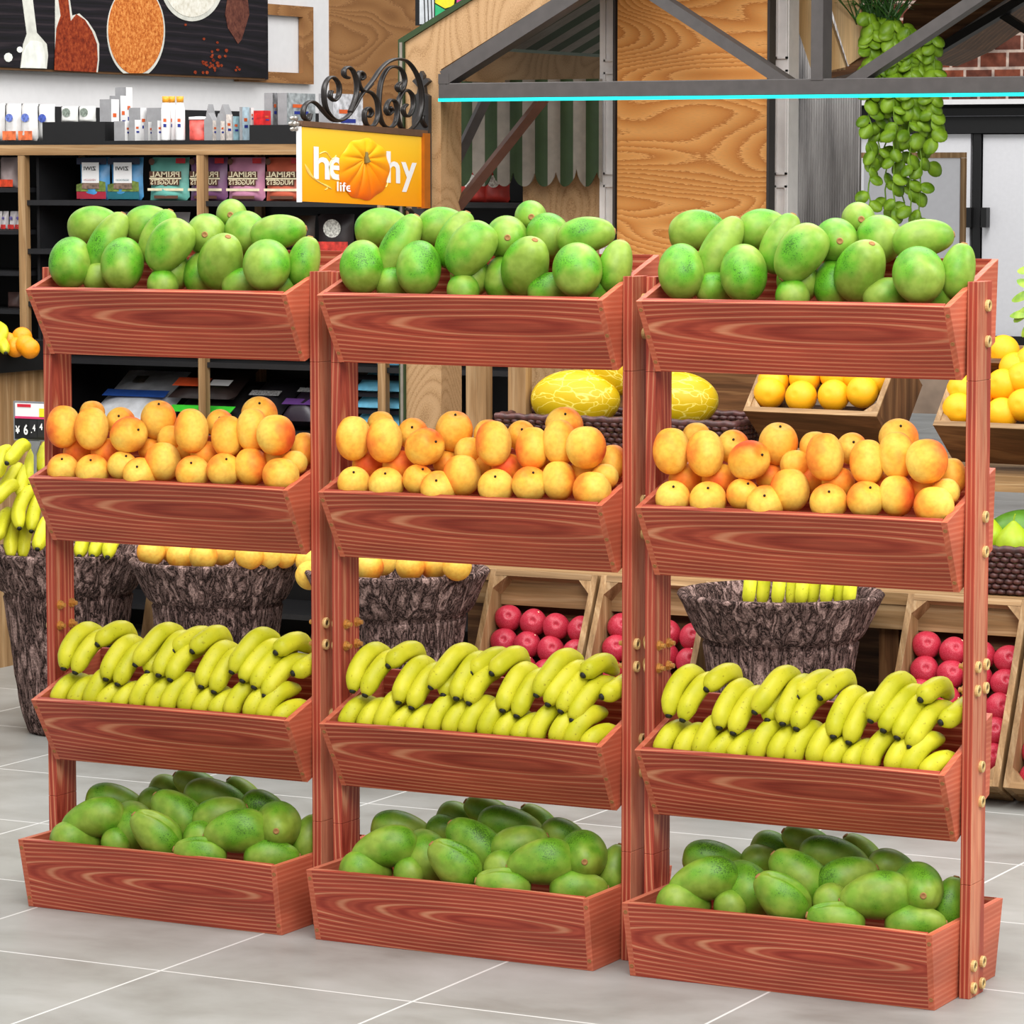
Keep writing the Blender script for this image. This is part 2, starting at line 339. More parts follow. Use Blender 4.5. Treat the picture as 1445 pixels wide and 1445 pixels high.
# ------------------------------------------------------------------ the three racks
RX = [0.0, .6667, 1.3338]; RW = .6; SIDE = ['left', 'middle', 'right']
TH = .012; PT = .02
def tray_parts(rack, zr, low):
    """one planter tray: bottom and back boards, slanted front board, two end boards, screws"""
    if low:
        prof = [(0,0),(.0277,-.14),(.3345,-.14),(.3603,0)]        # front top, front bottom, back bottom, back top (y,z)
        o = Vector((0,-.05,.14))
    else:
        prof = [(0,0),(.0759,-.1304),(.242,-.071),(.242,.0776)]; o = Vector((0,0,zr))
    P = [Vector((0,y,z)) for y,z in prof]
    e = 0.004
    def L(i, inset=0): return P[i]
    up = (P[0]-P[1]).normalized(); n_front = Vector((0,-up.z,up.y))      # outward normal of the front board
    inn = -n_front*TH
    m = MB()
    # bottom board and back board in one mesh
    bdir = (P[2]-P[1]).normalized(); bn = Vector((0,-bdir.z,bdir.y))
    a = P[1]+inn*.9+bn*.001; b = P[2]+bn*.001
    def slab(q0,q1,q2,q3,x0,x1): m.prism([(x0,q.y,q.z) for q in (q0,q1,q2,q3)], (x1-x0,0,0))
    slab(a, b, b+bn*TH, a+bn*TH, TH+e, RW-TH-e)
    bu = (P[3]-P[2]).normalized(); bi = Vector((0,-bu.z,bu.y))
    if bi.y > 0: bi = -bi
    slab(P[2], P[3], P[3]+bi*TH, P[2]+bi*TH, TH, RW-TH)
    tr = m.obj('tray', M_back, rack, loc=o*0)
    tr.location = o
    f = MB()
    q = [P[1], P[0], P[0]+inn, P[1]+inn]
    v = []
    for x, s in ((TH*.95,1),(RW-TH*.95,-1)):
        for k,pt in enumerate(q): v.append((x + s*(e if k in (0,3) else 0), pt.y, pt.z))
    f.add(v, [(0,1,2,3),(7,6,5,4),(0,4,5,1),(1,5,6,2),(2,6,7,3),(3,7,4,0)])
    f.obj('front_board', M_front, tr, bevel=.0008)
    for s, x in ((1,0),(-1,RW)):
        g = MB(); v = []
        for k,pt in enumerate(P):
            ins = e if k in (1,2) else 0
            v.append((x+s*ins, pt.y, pt.z)); 
        for k,pt in enumerate(P):
            ins = e if k in (1,2) else 0
            v.append((x+s*(ins+TH), pt.y, pt.z))
        fs = [(0,3,2,1),(4,5,6,7),(0,1,5,4),(1,2,6,5),(2,3,7,6),(3,0,4,7)]
        if s > 0: fs = [tuple(reversed(t)) for t in fs]
        fs = [tuple(reversed(t)) for t in fs]
        g.add(v, fs); g.obj('end_board', M_side, tr, bevel=.0008)
    for x in (.006, RW-.006):
        for t in ((.12,.5,.86) if not low else (.12,.86)):
            c = P[0].lerp(P[1], t) + n_front*.0003; xx = x + (e*t if x < .3 else -e*t)
            s = MB(); u = Vector((1,0,0)); w = up
            ring = lambda r, h: [Vector((xx,c.y,c.z))+u*(math.cos(2*PI*k/12)*r)+w*(math.sin(2*PI*k/12)*r)+n_front*h for k in range(12)]
            r0,r1,r2,r3 = ring(.0038,-.001),ring(.0036,.0006),ring(.0016,.0006),ring(.0014,-.0004)
            s.add(r0+r1+r2+r3, [(i,(i+1)%12,12+(i+1)%12,12+i) for i in range(12)]+[(12+i,12+(i+1)%12,24+(i+1)%12,24+i) for i in range(12)]+[(24+i,24+(i+1)%12,36+(i+1)%12,36+i) for i in range(12)])
            s.add(r3,[tuple(range(12))],1)
            s.obj('screw', [M_scar,M_hole], tr)
    return tr
BOLT = [(.131,1.229),(.133,1.166),(.131,.857),(.133,.795),(.128,.412),(.130,.349),(.104,.593),(.145,.593),(.103,.551),(.144,.551),(.100,.058),(.146,.057),(.101,.018),(.144,.018)]
def bolt(post, x, y, z, s, nut):
    b = MB(); n = 16
    def ring(r,h,k=n): return [(x+s*h, y+r*math.cos(2*PI*i/k), z+r*math.sin(2*PI*i/k)) for i in range(k)]
    def cyl(r,h0,h1,mi=0,k=n):
        a = ring(r,h0,k)+ring(r,h1,k)
        b.add(a,[(i,(i+1)%k,k+(i+1)%k,k+i) for i in range(k)]+[tuple(range(k,2*k))],mi)
    if nut:
        cyl(.0098,0,.0015); cyl(.0085,.0012,.006,0,6); cyl(.0045,.005,.013)
    else:
        k=n; R=[(.0105,0),(.0105,.005),(.0098,.006),(.0060,.006),(.0056,.0035)]
        vs=[];
        for r,h in R: vs += ring(r,h)
        b.add(vs,[(j*k+i,j*k+(i+1)%k,(j+1)*k+(i+1)%k,(j+1)*k+i) for j in range(len(R)-1) for i in range(k)])
        b.add(ring(.0057,.0036),[tuple(range(k))],1)
    b.obj('nut' if nut else 'bolt', [M_nut_b if nut else M_brass,M_hole], post)
def make_rack():
    r = thing('tiered_rack', '', 'rack', (0,0,0), 'three red-stained four-tier wooden racks in a row')
    for zr in (1.2302,.8572,.4133): tray_parts(r, zr, False)
    tray_parts(r, 0, True)
    for s in (-1,1):
        x0 = -PT if s < 0 else RW
        p = MB()
        # three lengths stacked with tight joints
        for a,b in ((0,.205),(.2054,1.098),(1.0984,1.2717)):
            p.box((x0,.086,a),(x0+PT,.156,b))
        po = p.obj('post', M_post, r, bevel=.001)
        for y,z in BOLT:
            bolt(po, x0+PT if s > 0 else x0, y, z, s, False)
        for y,z in BOLT[6:10]:
            bolt(po, x0 if s > 0 else x0+PT, y, z, -s, True)
    return r
rack0 = make_rack(); racks = [rack0]
for i in (1,2): racks.append(copy_tree(rack0))
for i,r in enumerate(racks):
    r.location = (RX[i],0,0)
    r['label'] = ['red-stained four-tier wooden rack at the left, beside the price tag and bark pot',
                  'red-stained four-tier wooden rack standing between two identical racks',
                  'red-stained four-tier wooden rack at the right with its bolted right post in full view'][i]

# ------------------------------------------------------------------ fruit on the racks
O3 = Vector((RX[2],0,0))
ORD = ['first','second','third','fourth','fifth','sixth','seventh','eighth','ninth','tenth','eleventh','twelfth','thirteenth','fourteenth','fifteenth','sixteenth','seventeenth','eighteenth','nineteenth','twentieth']
def pxscale(p): return F/((p-CAM).dot(FW))
def screen_dir(ax, ay, depth):
    """unit 3D vector with photo direction (ax right, ay down) and a share pointing away from the camera"""
    return RT*ax - UP*ay + FW*depth

def fruit_mesh(prof_fn, rings, seg, mat, name, shape=None):
    vs = []; fs = []
    for i in range(rings+1):
        t = i/rings
        for j in range(seg):
            a = 2*PI*j/seg; r, z = prof_fn(t, a)
            vs.append((r*math.cos(a), r*math.sin(a), z))
    m = MB(); m.add(vs, [(i*seg+j, i*seg+(j+1)%seg, (i+1)*seg+(j+1)%seg, (i+1)*seg+j) for i in range(rings) for j in range(seg)])
    if shape: m.v = [shape(Vector(v)) for v in m.v]
    me = m.mesh(name, mat, True)
    b = bmesh.new(); b.from_mesh(me); bmesh.ops.remove_doubles(b, verts=b.verts, dist=1e-5); b.to_mesh(me); b.free()
    me.polygons.foreach_set('use_smooth',[True]*len(me.polygons))
    return me
# mango: unit length along z (stem end at +.5), unit width; scaled per fruit into the mesh copies below
def mango_prof(W, L, tp=.20):
    def f(t, a):
        th = PI*t; z = -math.cos(th)*.5
        r = .5*math.sin(th)**.74 * (1 - tp*(z+.06)) * (1-.02*math.cos(2*th))
        return r*W, z*L
    return f
MESHES = {}
def get_mango(W, L, mat, crease=False):
    k = ('mango', round(W,3), round(L,3), mat.name, crease)
    if k not in MESHES:
        def sh(v):
            x,y,z = v; u = z/L
            x += .05*W*math.cos(PI*u)*1.0                      # belly
            if crease:
                c = math.exp(-(y/(W*.055))**2)
                if x > 0: x -= c*W*.09*(1 if abs(u) < .42 else .2)
                x += math.exp(-((abs(y)-W*.10)/(W*.06))**2)*W*.03 if x > 0 else 0
            y *= .95
            return (x,y,z)
        MESHES[k] = fruit_mesh(mango_prof(W,L,.42 if mat is M_avo else .20), 22, 40, mat, 'mango', sh)
    return MESHES[k]
_scar = MB(); _scar.lathe([(.0001,.0016),(.0034,.0016),(.0044,.0026),(.0060,.0016),(.0070,-.003)],12,cap=(False,False)); SCAR = _scar.mesh('stem_scar',M_scar,True)
FRUITS = []   # (kind, tray, row) lists for labels
def put_fruit(name, me, loc, rotq, racki, parts=()):
    o = D.objects.new(name, me); COL.objects.link(o); o.location = Vector(loc)+Vector((RX[racki],0,0)); o.rotation_mode = 'QUATERNION'; o.rotation_quaternion = rotq
    for nm, pm, pl, pq in parts:
        c = D.objects.new(nm, pm); COL.objects.link(c); c.parent = o; c.location = pl; c.rotation_mode = 'QUATERNION'; c.rotation_quaternion = pq
    return o
def orient(z_axis, x_hint):
    z = z_axis.normalized(); x = (x_hint - z*z.dot(x_hint))
    if x.length < 1e-3: x = z.orthogonal()
    x.normalize(); y = z.cross(x)
    return Matrix((x,y,z)).transposed().to_quaternion()
def rank_labels(items, fmt, rows):
    """items: (obj, rack, row, px_x). Labels count from the left in each row of each tray."""
    for rk in range(3):
        for row in rows:
            L = sorted([it for it in items if it[1]==rk and it[2]==row], key=lambda t: t[3])
            n = len(L)
            for i,it in enumerate(L):
                pos = 'leftmost' if i == 0 else ('rightmost' if i == n-1 else ORD[i]+' from left')
                it[0]['label'] = fmt.format(pos=pos, row=row, rack=SIDE[rk])

def mangos(spec, org, sc, mat, Wd, fmt, cat_group, rows, name):
    items = []
    for s in spec:
        cx, cy, ex, ey, wpx, y, sign, row = s[:8]; opt = s[8] if len(s) > 8 else {}
        px, py = org[0]+cx/sc, org[1]+cy/sc
        p = at(px, py, 'Y', y); k = pxscale(p)
        g_ = (1.13 if row in ('back','bottom') else 1.08)*(1.08 if mat is M_avo else 1); W = wpx/sc/k*g_; E = math.hypot(ex,ey)/sc/k*g_
        W = max(.062, min(W,.098)); Lg = max(E, W*1.36); Lg = min(Lg, .135); E = min(E, Lg)
        cc = max(0, min(1, (E*E-W*W)/(Lg*Lg-W*W))); cs = math.sqrt(cc); dp = math.sqrt(1-cc)*sign
        n = math.hypot(ex,ey); ax = screen_dir(ex/n*cs, ey/n*cs, dp)
        hint = (-FW*opt.get('f',.45) + UP*.9 + RT*opt.get('r',-.25))
        q = orient(ax, hint)
        Wr = round(W/.004)*.004; Lr = round(Lg/.005)*.005
        me = get_mango(Wr, Lr, mat, opt.get('crease',False))
        loc = p - O3
        for rk in range(3):
            o = put_fruit(name, me, loc, q, rk, [('stem_scar', SCAR, (0.0,0,Lr*.492), Quaternion())])
            tag(o, None, 'mango' if name=='mango' else 'avocado', cat_group.format(SIDE[rk]))
            items.append((o, rk, row, px))
    rank_labels(items, fmt, rows)
# (centre x,y ; long axis dx,dy towards the stem end, full visible length ; width ; depth y ; +1 stem away, -1 towards us ; row)
TOPM = [(165,300,10,-195,165,.082,1,'front'),(398,305,10,-198,168,.082,1,'front'),(612,235,-140,180,160,.080,-1,'front'),(840,298,60,-205,172,.092,-1,'front'),(1052,317,30,-200,215,.075,1,'front'),(1200,300,40,-190,125,.118,1,'front'),
 (312,222,120,-235,128,.125,1,'middle'),(535,195,90,-205,125,.140,1,'middle'),(745,195,110,-90,165,.155,-1,'middle'),(1068,182,215,-40,130,.150,1,'middle'),
 (222,152,190,-30,135,.190,1,'back'),(468,150,180,-20,135,.195,1,'back'),(905,190,30,-160,165,.195,1,'back'),(828,112,90,-20,98,.225,-1,'back'),
 (600,345,140,-30,150,.125,1,'bottom'),(735,345,40,-160,140,.135,1,'bottom'),(935,395,170,-30,120,.100,1,'bottom'),(300,370,150,20,120,.110,1,'bottom'),(1120,400,150,10,120,.115,1,'bottom'),(580,400,100,30,110,.075,1,'bottom')]
mangos(TOPM, (900,270), 2.651, M_mango, .085, 'pale green mango, {pos} in the {row} row of the {rack} rack\'s top tray', 'mangoes piled in the {} rack\'s top tray', ['front','middle','back','bottom'], 'mango')
LOWM = [(545,367,-168,40,105,.03,-1,'front'),(760,412,-110,-105,112,.0,-1,'front',{'crease':True}),(1028,412,-176,18,120,.03,-1,'front'),(1150,396,50,90,128,.085,-1,'front'),(490,432,130,10,100,.01,1,'front'),(915,478,-140,-30,95,-.01,-1,'front',{'crease':True}),(1140,490,150,-10,100,.045,1,'front'),
 (664,388,-70,-125,125,.085,1,'middle'),(810,358,-120,-120,125,.085,1,'middle'),(950,362,140,-60,108,.10,1,'middle'),(1238,430,30,-130,95,.135,1,'middle'),(905,430,70,60,90,.04,1,'middle'),(620,440,80,10,80,.04,1,'middle'),
 (578,312,150,30,88,.165,1,'back'),(745,282,110,50,70,.225,1,'back'),(712,308,100,-30,75,.20,1,'back'),(835,266,-110,-70,85,.21,-1,'back'),(910,300,160,30,90,.175,1,'back'),(985,292,-70,-90,62,.225,-1,'back'),(1072,332,115,20,85,.165,1,'back')]
mangos(LOWM, (720,1060), 1.993, M_avo, .08, 'dark green avocado, {pos} in the {row} row of the {rack} rack\'s floor tray', 'avocados heaped in the {} rack\'s floor tray', ['front','middle','back'], 'avocado')

# peaches
def peach_mesh(R, H):
    k = ('peach', round(R,3), round(H,3))
    if k not in MESHES:
        def f(t, a):
            th = PI*t; z = -math.cos(th); r = math.sin(th)**.92
            da = (a-PI+PI) % (2*PI); da = min(da, 2*PI-da)
            r *= 1 - .05*math.exp(-(da/.22)**2)*math.sin(th)
            z -= .16*math.exp(-((th-PI)/.34)**2)
            return r*R, z*H
        MESHES[k] = fruit_mesh(f, 20, 36, M_peach, 'peach')
    return MESHES[k]
_st = MB(); _st.tube([(0,0,-.004),(0,0,.002),(.0005,0,.0035)],[.0022,.0024,.0012],8); STEM = _st.mesh('stem',M_blackdot,True)
# centre, width, height, depth, stem offset (None: hidden), blush turn (red side out on lower-back fruit paints the glow between them), row
PE = [(172,220,130,168,.062,None,0,'top front'),(295,228,132,168,.060,None,0,'top front'),(453,255,136,172,.066,(42,-24),2,'top front'),(727,240,132,172,.062,None,0,'top front'),(880,260,122,160,.070,None,2,'top front'),(985,236,124,170,.078,None,1,'top front'),(1093,257,146,156,.062,None,3,'top front'),
 (262,165,100,70,.150,None,1,'top back'),(395,205,112,146,.125,(-2,-30),1,'top back'),(558,195,140,164,.125,(5,-72),1,'top back'),(620,272,110,110,.105,None,1,'top back'),(690,205,110,110,.140,None,1,'top back'),(823,212,108,142,.130,(2,-28),1,'top back'),(992,175,138,112,.135,(4,-40),1,'top back'),(1185,312,78,132,.135,None,1,'top back'),
 (178,392,124,118,.038,(0,-44),4,'lower front'),(305,397,130,118,.038,(-3,-44),4,'lower front'),(430,378,116,108,.050,(20,-42),4,'lower front'),(512,412,130,106,.036,(-8,-28),4,'lower front'),(600,362,142,152,.062,None,0,'lower front'),(740,406,135,108,.038,(-3,-36),4,'lower front'),(874,396,130,124,.042,(14,-46),4,'lower front'),(985,382,125,150,.058,None,3,'lower front'),(1120,418,140,116,.045,None,0,'lower front'),
 (225,325,124,96,.095,None,5,'lower back'),(345,325,122,96,.095,None,5,'lower back'),(527,315,90,90,.120,None,5,'lower back'),(678,325,84,84,.115,None,5,'lower back'),(775,335,116,108,.090,None,5,'lower back'),(1162,368,96,90,.085,None,0,'lower back'),(1075,352,96,80,.095,None,0,'lower back'),(930,345,100,90,.11,None,5,'lower back')]
items = []
for (cx,cy,w,h,y,st,tw,row) in PE:
    px,py = 880+cx/2.557, 550+cy/2.557; p = at(px,py,'Y',y); k = pxscale(p)
    R = w/2.557/k/2*1.05; H = h/2.557/k/2*1.05; R = max(.026,min(R,.039)); H = max(R*.93, min(H,.046))
    R = round(R/.002)*.002; H = round(H/.002)*.002
    if st:
        # stem seen: short axis tilted towards the camera by the visible stem offset
        sx,sy = st[0]/(w/2), st[1]/(h/2); d = min(.98, math.hypot(sx,sy)); 
        ax = screen_dir(sx, sy, -math.sqrt(1-d*d)); H = round(max(R*.96,min(H,R*1.12))/.002)*.002
    else: ax = screen_dir(.05*math.sin(cx), -1, .28)
    hint = {0:RT*.9-FW*.35, 1:-RT-FW*.3, 2:RT*.4-UP*.8-FW*.3, 3:-RT*.75-FW*.8*0-UP*.5, 4:RT*.3-FW*.6-UP*.7, 5:FW+UP*.1}[tw]
    q = orient(ax, hint); me = peach_mesh(R,H)
    for rk in range(3):
        o = put_fruit('peach', me, p-O3, q, rk, [('stem', STEM, (0,0,H*.85), Quaternion())] if st else [])
        tag(o, None, 'peach', 'peaches in the %s rack\'s second tray' % SIDE[rk]); items.append((o,rk,row,px))
rank_labels(items, 'orange peach, {pos} in the {row} row of the {rack} rack\'s second tray', ['top front','top back','lower front','lower back'])

# bananas
def banana(name, pts, R, parent=None, green=False, both=False):
    """pts from the black tip to the stem end, world or local 3D; returns an object with its tip as a child"""
    P = catmull(pts, 7); n = len(P)-1; c = P[len(P)//2].copy(); P = [p-c for p in P]
    rr = []
    for i in range(n+1):
        t = i/n
        a = min(1, .40+ (t/.20)**.75*.60) if t < .20 else 1
        b = min(1, .34+ ((1-t)/.25)**.8*.66) if t > .75 else 1
        rr.append(R*min(a,b))
    me_b = MB()
    k = 20; vs = []; u = None
    chord = P[-1]-P[0]; mid = P[len(P)//2]-(P[0]+P[-1])/2
    for i,p in enumerate(P):
        t = (P[min(i+1,n)]-P[max(i-1,0)]).normalized()
        u = mid if u is None else u
        u = u - t*t.dot(u)
        if u.length < 1e-5: u = t.orthogonal()
        u.normalize(); w = t.cross(u)
        for j in range(k):
            a = 2*PI*j/k; r = rr[i]*(1+.035*math.cos(5*a))
            vs.append(p+(u*math.cos(a)+w*math.sin(a))*r)
    me_b.add(vs,[(i*k+j,i*k+(j+1)%k,(i+1)*k+(j+1)%k,(i+1)*k+j) for i in range(n) for j in range(k)]+[tuple(range(k-1,-1,-1)),tuple(range(n*k,(n+1)*k))])
    me = me_b.mesh('banana', M_bananag if green else M_banana, True)
    d = (P[0]-P[1]).normalized(); tm = MB(); tm.tube([P[0]-d*R*.06,P[0]+d*R*.10,P[0]+d*R*.26,P[0]+d*R*.30],[R*.37,R*.36,R*.27,R*.10],10)
    return me, tm.mesh('tip', M_btip, True), c
def put_banana(mesh3, rk=None, off=(0,0,0)):
    me, tm, c = mesh3
    o = D.objects.new('banana', me); COL.objects.link(o); o.location = c + Vector(off)
    t = D.objects.new('tip', tm); COL.objects.link(t); t.parent = o
    return o
BT = [((163,586),(182,500),(228,440),(285,440)),((213,602),(244,530),(295,468),(345,465)),((300,492),(340,452),(385,432),(415,470)),((345,630),(364,560),(412,492),(462,488)),((396,650),(424,585),(468,520),(515,505)),((474,574),(518,510),(572,445),(630,440)),((520,604),(540,560),(580,500),(630,480)),((574,616),(590,555),(634,480),(690,465)),((626,520),(662,490),(712,456),(760,456)),((624,634),(648,575),(692,520),(745,500)),((710,522),(748,482),(795,452),(825,490)),((757,662),(774,595),(818,520),(868,510)),((813,683),(838,615),(880,545),(930,528)),((892,605),(930,535),(986,466),(1046,470)),((938,640),(968,580),(1024,515),(1085,498)),((988,666),(1018,605),(1062,545),(1120,520)),((1072,530),(1105,500),(1145,482),(1178,520)),((1034,700),(1066,640),(1118,575),(1185,555)),((1146,612),(1186,590),(1225,560),(1260,540))]
BL = [((128,735),(150,680),(185,640),(245,630)),((205,745),(222,690),(255,650),(300,645)),((272,745),(290,680),(330,618),(378,612)),((325,750),(348,705),(392,668),(440,668)),((395,750),(415,710),(450,675),(500,672)),((475,760),(490,690),(535,630),(600,615)),((545,765),(560,700),(602,655),(655,648)),((608,770),(625,705),(664,645),(715,632)),((685,775),(700,705),(744,645),(800,632)),((745,780),(762,730),(802,690),(850,685)),((815,785),(832,740),(868,708),(915,705)),((885,795),(900,725),(945,668),(1000,655)),((965,800),(985,735),(1025,690),(1075,688)),((1020,810),(1045,745),(1092,685),(1150,672)),((1085,815),(1110,775),(1148,750),(1200,745))]
items = []
for spec, row, ys, R in ((BT,'upper',(.048,.070,.105,.165),.0185),(BL,'lower',(.042,.050,.075,.125),.0185)):
    for i,b in enumerate(spec):
        sh = .03 if (row=='upper' and i in (2,8,10,16,18)) else (.016 if (row=='upper' and i == 6) else 0)
        pts = [at(880+x/2.557, 780+y/2.557, 'Y', yy+sh*(1 if row=='upper' else 0)) - O3 for (x,y),yy in zip(b,ys)]
        mm = banana('banana', pts, R)
        for rk in range(3):
            o = put_banana(mm, rk, (RX[rk],0,0)); tag(o,None,'banana','bananas laid across the %s rack\'s third tray' % SIDE[rk])
            items.append((o,rk,row,880+b[1][0]/2.557))
rank_labels(items, 'yellow banana, {pos} in the {row} row of the {rack} rack\'s third tray', ['upper','lower'])
#BACKGROUND
# ------------------------------------------------------------------ text
def text(body, org, right, up, width, height, mat, parent=None, name='lettering', mirror=False, lift=.0012, bold=0.0, track=1.0):
    """flat lettering filling a width x height field centred on org"""
    cu = D.curves.new('t','FONT'); cu.body = body; cu.size = 1; cu.extrude = 0; cu.offset = bold; cu.space_character = track
    cu.align_x = 'CENTER'; cu.resolution_u = 3
    tmp = D.objects.new('t', cu); COL.objects.link(tmp)
    dg = bpy.context.evaluated_depsgraph_get(); me = D.meshes.new_from_object(tmp.evaluated_get(dg))
    D.objects.remove(tmp); D.curves.remove(cu)
    xs = [v.co.x for v in me.vertices]; ys = [v.co.y for v in me.vertices]
    x0,x1,y0,y1 = min(xs),max(xs),min(ys),max(ys); right = Vector(right).normalized(); up = Vector(up).normalized(); n = right.cross(up)
    sg = -1 if mirror else 1
    for v in me.vertices:
        a = ((v.co.x-x0)/(x1-x0)-.5)*width*sg; b = ((v.co.y-y0)/(y1-y0)-.5)*height
        v.co = Vector(org) + right*a + up*b + n*lift
    if mirror: me.flip_normals()
    me.materials.clear(); me.materials.append(mat); me.name = name
    o = D.objects.new(name, me); COL.objects.link(o)
    if parent: o.parent = parent
    return o
def patch(mb, org, right, up, w, h, mi=0, lift=.0008):
    """thin printed panel centred on org"""
    r = Vector(right).normalized(); u = Vector(up).normalized(); n = r.cross(u)
    c = Vector(org) + n*lift
    return mb.add([c-r*w/2-u*h/2, c+r*w/2-u*h/2, c+r*w/2+u*h/2, c-r*w/2+u*h/2], [(0,1,2,3)], mi)

# ------------------------------------------------------------------ the room
fl = MB().box((-14,-3.5,-.05),(14,32,0)).obj('floor', M_floor); struct(fl)
M_wallw = plain('wall_paint',(220,219,220),.7,var=.01)
def wall_pt(px,py): return at(px,py,'X',-3.2)
wl = MB(); wl.box((-3.35,2.0,1.684),(-3.204,6.62,3.4)); wl.obj('wall_left', M_wallw)['kind'] = 'structure'
wb = MB(); wb.box((-3.35,2.0,0),(-3.2,6.62,1.684)); wb.obj('wall_left_base', M_black2)['kind'] = 'structure'
ww = MB(); ww.box((-3.35,6.62,0),(-3.2,8.4,3.4)); ww.obj('wall_left_panelled', M_wallwood)['kind'] = 'structure'

# poster: a large canvas print on the left wall
y0, y1, z0, z1 = 3.9, 6.05, 1.812, 2.7; XC = -3.15
po = thing('canvas_print','large canvas print of spice spoons on dark boards, hung on the white wall','picture',(-3.2,5.0,z0))
def loc(p): return Vector(p) - Vector((-3.2,5.0,z0))
M_slate = wood('print_dark_boards',[(0,(8,6,10)),(.5,(26,20,30)),(.8,(18,14,22)),(1,(52,42,48))],'Y',(0,0,0),.03,14,3,.5,rough=.6)
MB().box(loc((-3.2,y0,z0)),loc((XC,y1,z1))).obj('canvas',[M_slate],po)
MB().box(loc((-3.2,y0,z0-.008)),loc((XC-.004,y1,z0))).obj('stretcher', plain('canvas_underside',(96,66,36),.6), po)
MB().box(loc((-3.2,y1,z0-.004)),loc((XC-.02,y1+.05,z1))).obj('canvas', M_slate, po)
def pw(px,py,l=.002): 
    p = at(px,py,'X',XC+l); return loc(p)
def art(name, pts, mat, l): 
    m = MB(); m.prism([pw(x,y,l) for x,y in pts], (-.0015,0,0)); return m.obj(name, mat, po)
def ell(cx,cy,rx,ry,n=40,rot=0):
    return [(cx+rx*math.cos(a)*math.cos(rot)-ry*math.sin(a)*math.sin(rot), cy+rx*math.cos(a)*math.sin(rot)+ry*math.sin(a)*math.cos(rot)) for a in [2*PI*i/n for i in range(n)]]
def grain_mat(name, cs, sc):
    m,N,Lk,b = base(name,.7,.2); t,mp = coords(N,Lk,(sc,)*3); n = nd(N,'ShaderNodeTexNoise',Scale=1.0,Detail=5.0,Roughness=.7); Lk.new(mp.outputs[0],n.inputs['Vector'])
    r = ramp(N,[(.3,cs[0]),(.48,cs[1]),(.68,cs[2])]); Lk.new(n.outputs[0],r.inputs[0]); Lk.new(r.outputs[0],b.inputs['Base Color']); return m
M_spoon = plain('print_spoon',(208,208,198),.5); M_pap = grain_mat('print_paprika',[(72,18,8),(130,46,20),(166,76,38)],60)
M_sug = grain_mat('print_sugar',[(130,58,18),(196,108,44),(232,162,88)],85); M_flour = grain_mat('print_flour',[(196,190,172),(222,218,204),(238,236,226)],40)
M_nut = grain_mat('print_pod',[(60,30,24),(96,54,44),(120,74,58)],50); M_cube = plain('print_salt',(226,228,220),.5)
art('white_spoon',[(30,-12),(45,-12),(52,46)]+[(66-0,62),(68,78),(66,97),(29,96),(31,80),(33,62),(38,48)],M_spoon,.002)
art('salt_heap',[(37,66),(44,58),(52,58),(59,60),(62,70),(64,82),(64,96.5),(31,95.5),(33,78)],M_cube,.0035)
for c in ((12,81,6),(28,70,4)): art('salt_lump', ell(c[0],c[1],c[2],c[2]*1.1,9), M_cube, .002)
art('paprika_spoon',[(78,-5),(98,-5),(102,22),(112,19),(124,30),(134,45),(140,62),(140,85),(138,102),(78,99)],M_spoon,.002)
art('paprika_heap',[(82,-6),(96,-5),(100,30),(108,20),(120,28),(130,44),(137,62),(138,84),(136,102),(77,99),(78,70),(80,40),(86,22)],M_pap,.0035)
art('sugar_bowl',[p for p in ell(192,44,41,66,56) if p[1] < 104.5],M_spoon,.002)
art('brown_sugar',[p for p in ell(192,42,39,63,56) if p[1] < 104.5],M_sug,.0035)
art('flour_bowl',[p for p in ell(271,-26,45,56,56)],M_spoon,.002); art('flour_heap',ell(271,-30,41,54,50),M_flour,.0035)
art('brown_pod',[(322,-8),(349,-6),(352,20),(346,40),(341,56),(336,62),(330,52),(322,40),(318,20)],M_nut,.002)
random.seed(4)
for _ in range(26):
    x = random.gauss(298,11); y = random.gauss(88,11)
    if y > 105 or x > 340: continue
    art('seed', ell(x,y,random.uniform(1.4,2.6),random.uniform(1.6,2.8),7), M_pap, .002)
for x,y in ((335,95),(338,98),(333,99),(288,55),(262,35),(307,60)): art('seed', ell(x,y,1.8,1.8,7), M_pap, .002)
# square wooden ring beside it
fr = MB(); A = [wall_pt(355,2),wall_pt(437,10),wall_pt(437,119),wall_pt(355,113)]
yo0,yo1,zo0,zo1 = 5.9,6.46,1.797,2.10
fr.box((-3.2,yo0,zo0),(-3.18,yo1,zo0+.042)); fr.box((-3.2,yo0,zo1-.042),(-3.18,yo1,zo1)); fr.box((-3.2,yo1-.08,zo0+.042),(-3.18,yo1,zo1-.042)); fr.box((-3.2,yo0,zo0+.042),(-3.18,yo0+.08,zo1-.042))
tag(fr.obj('wall_ring', M_wallwood),'flat oak square ring on the white wall behind the canvas print','wall decoration')
# stained glass scrap above the stall
sg = thing('stained_glass_panel','colourful stained glass panel at the top behind the stall gable','panel',at(625,0,'Y',5.2))
def sgp(pts,mat,nm,dy=0): 
    m = MB(); m.prism([at(x,y,'Y',5.2-dy)-sg.location for x,y in pts],(0,.004,0)); m.obj(nm,mat,sg)
sgp([(586,-40),(668,-40),(668,36),(586,36)],M_black,'frame')
for i,(pts,c) in enumerate([([(592,-30),(612,-30),(612,34),(592,34)],(205,210,214)),([(614,-30),(645,-30),(640,8),(628,12),(614,4)],(222,214,40)),([(614,6),(628,14),(640,10),(650,34),(614,34)],(40,170,110)),([(646,-30),(664,-30),(664,20),(644,10)],(214,60,140))]):
    sgp(pts, plain('glass_pane_%d'%i,c,.2), 'glass_pane', .006)
for x in (597,602,607): sgp([(x,-30),(x+.8,-30),(x+3,34),(x+2,34)],M_black,'lead_line',.009)

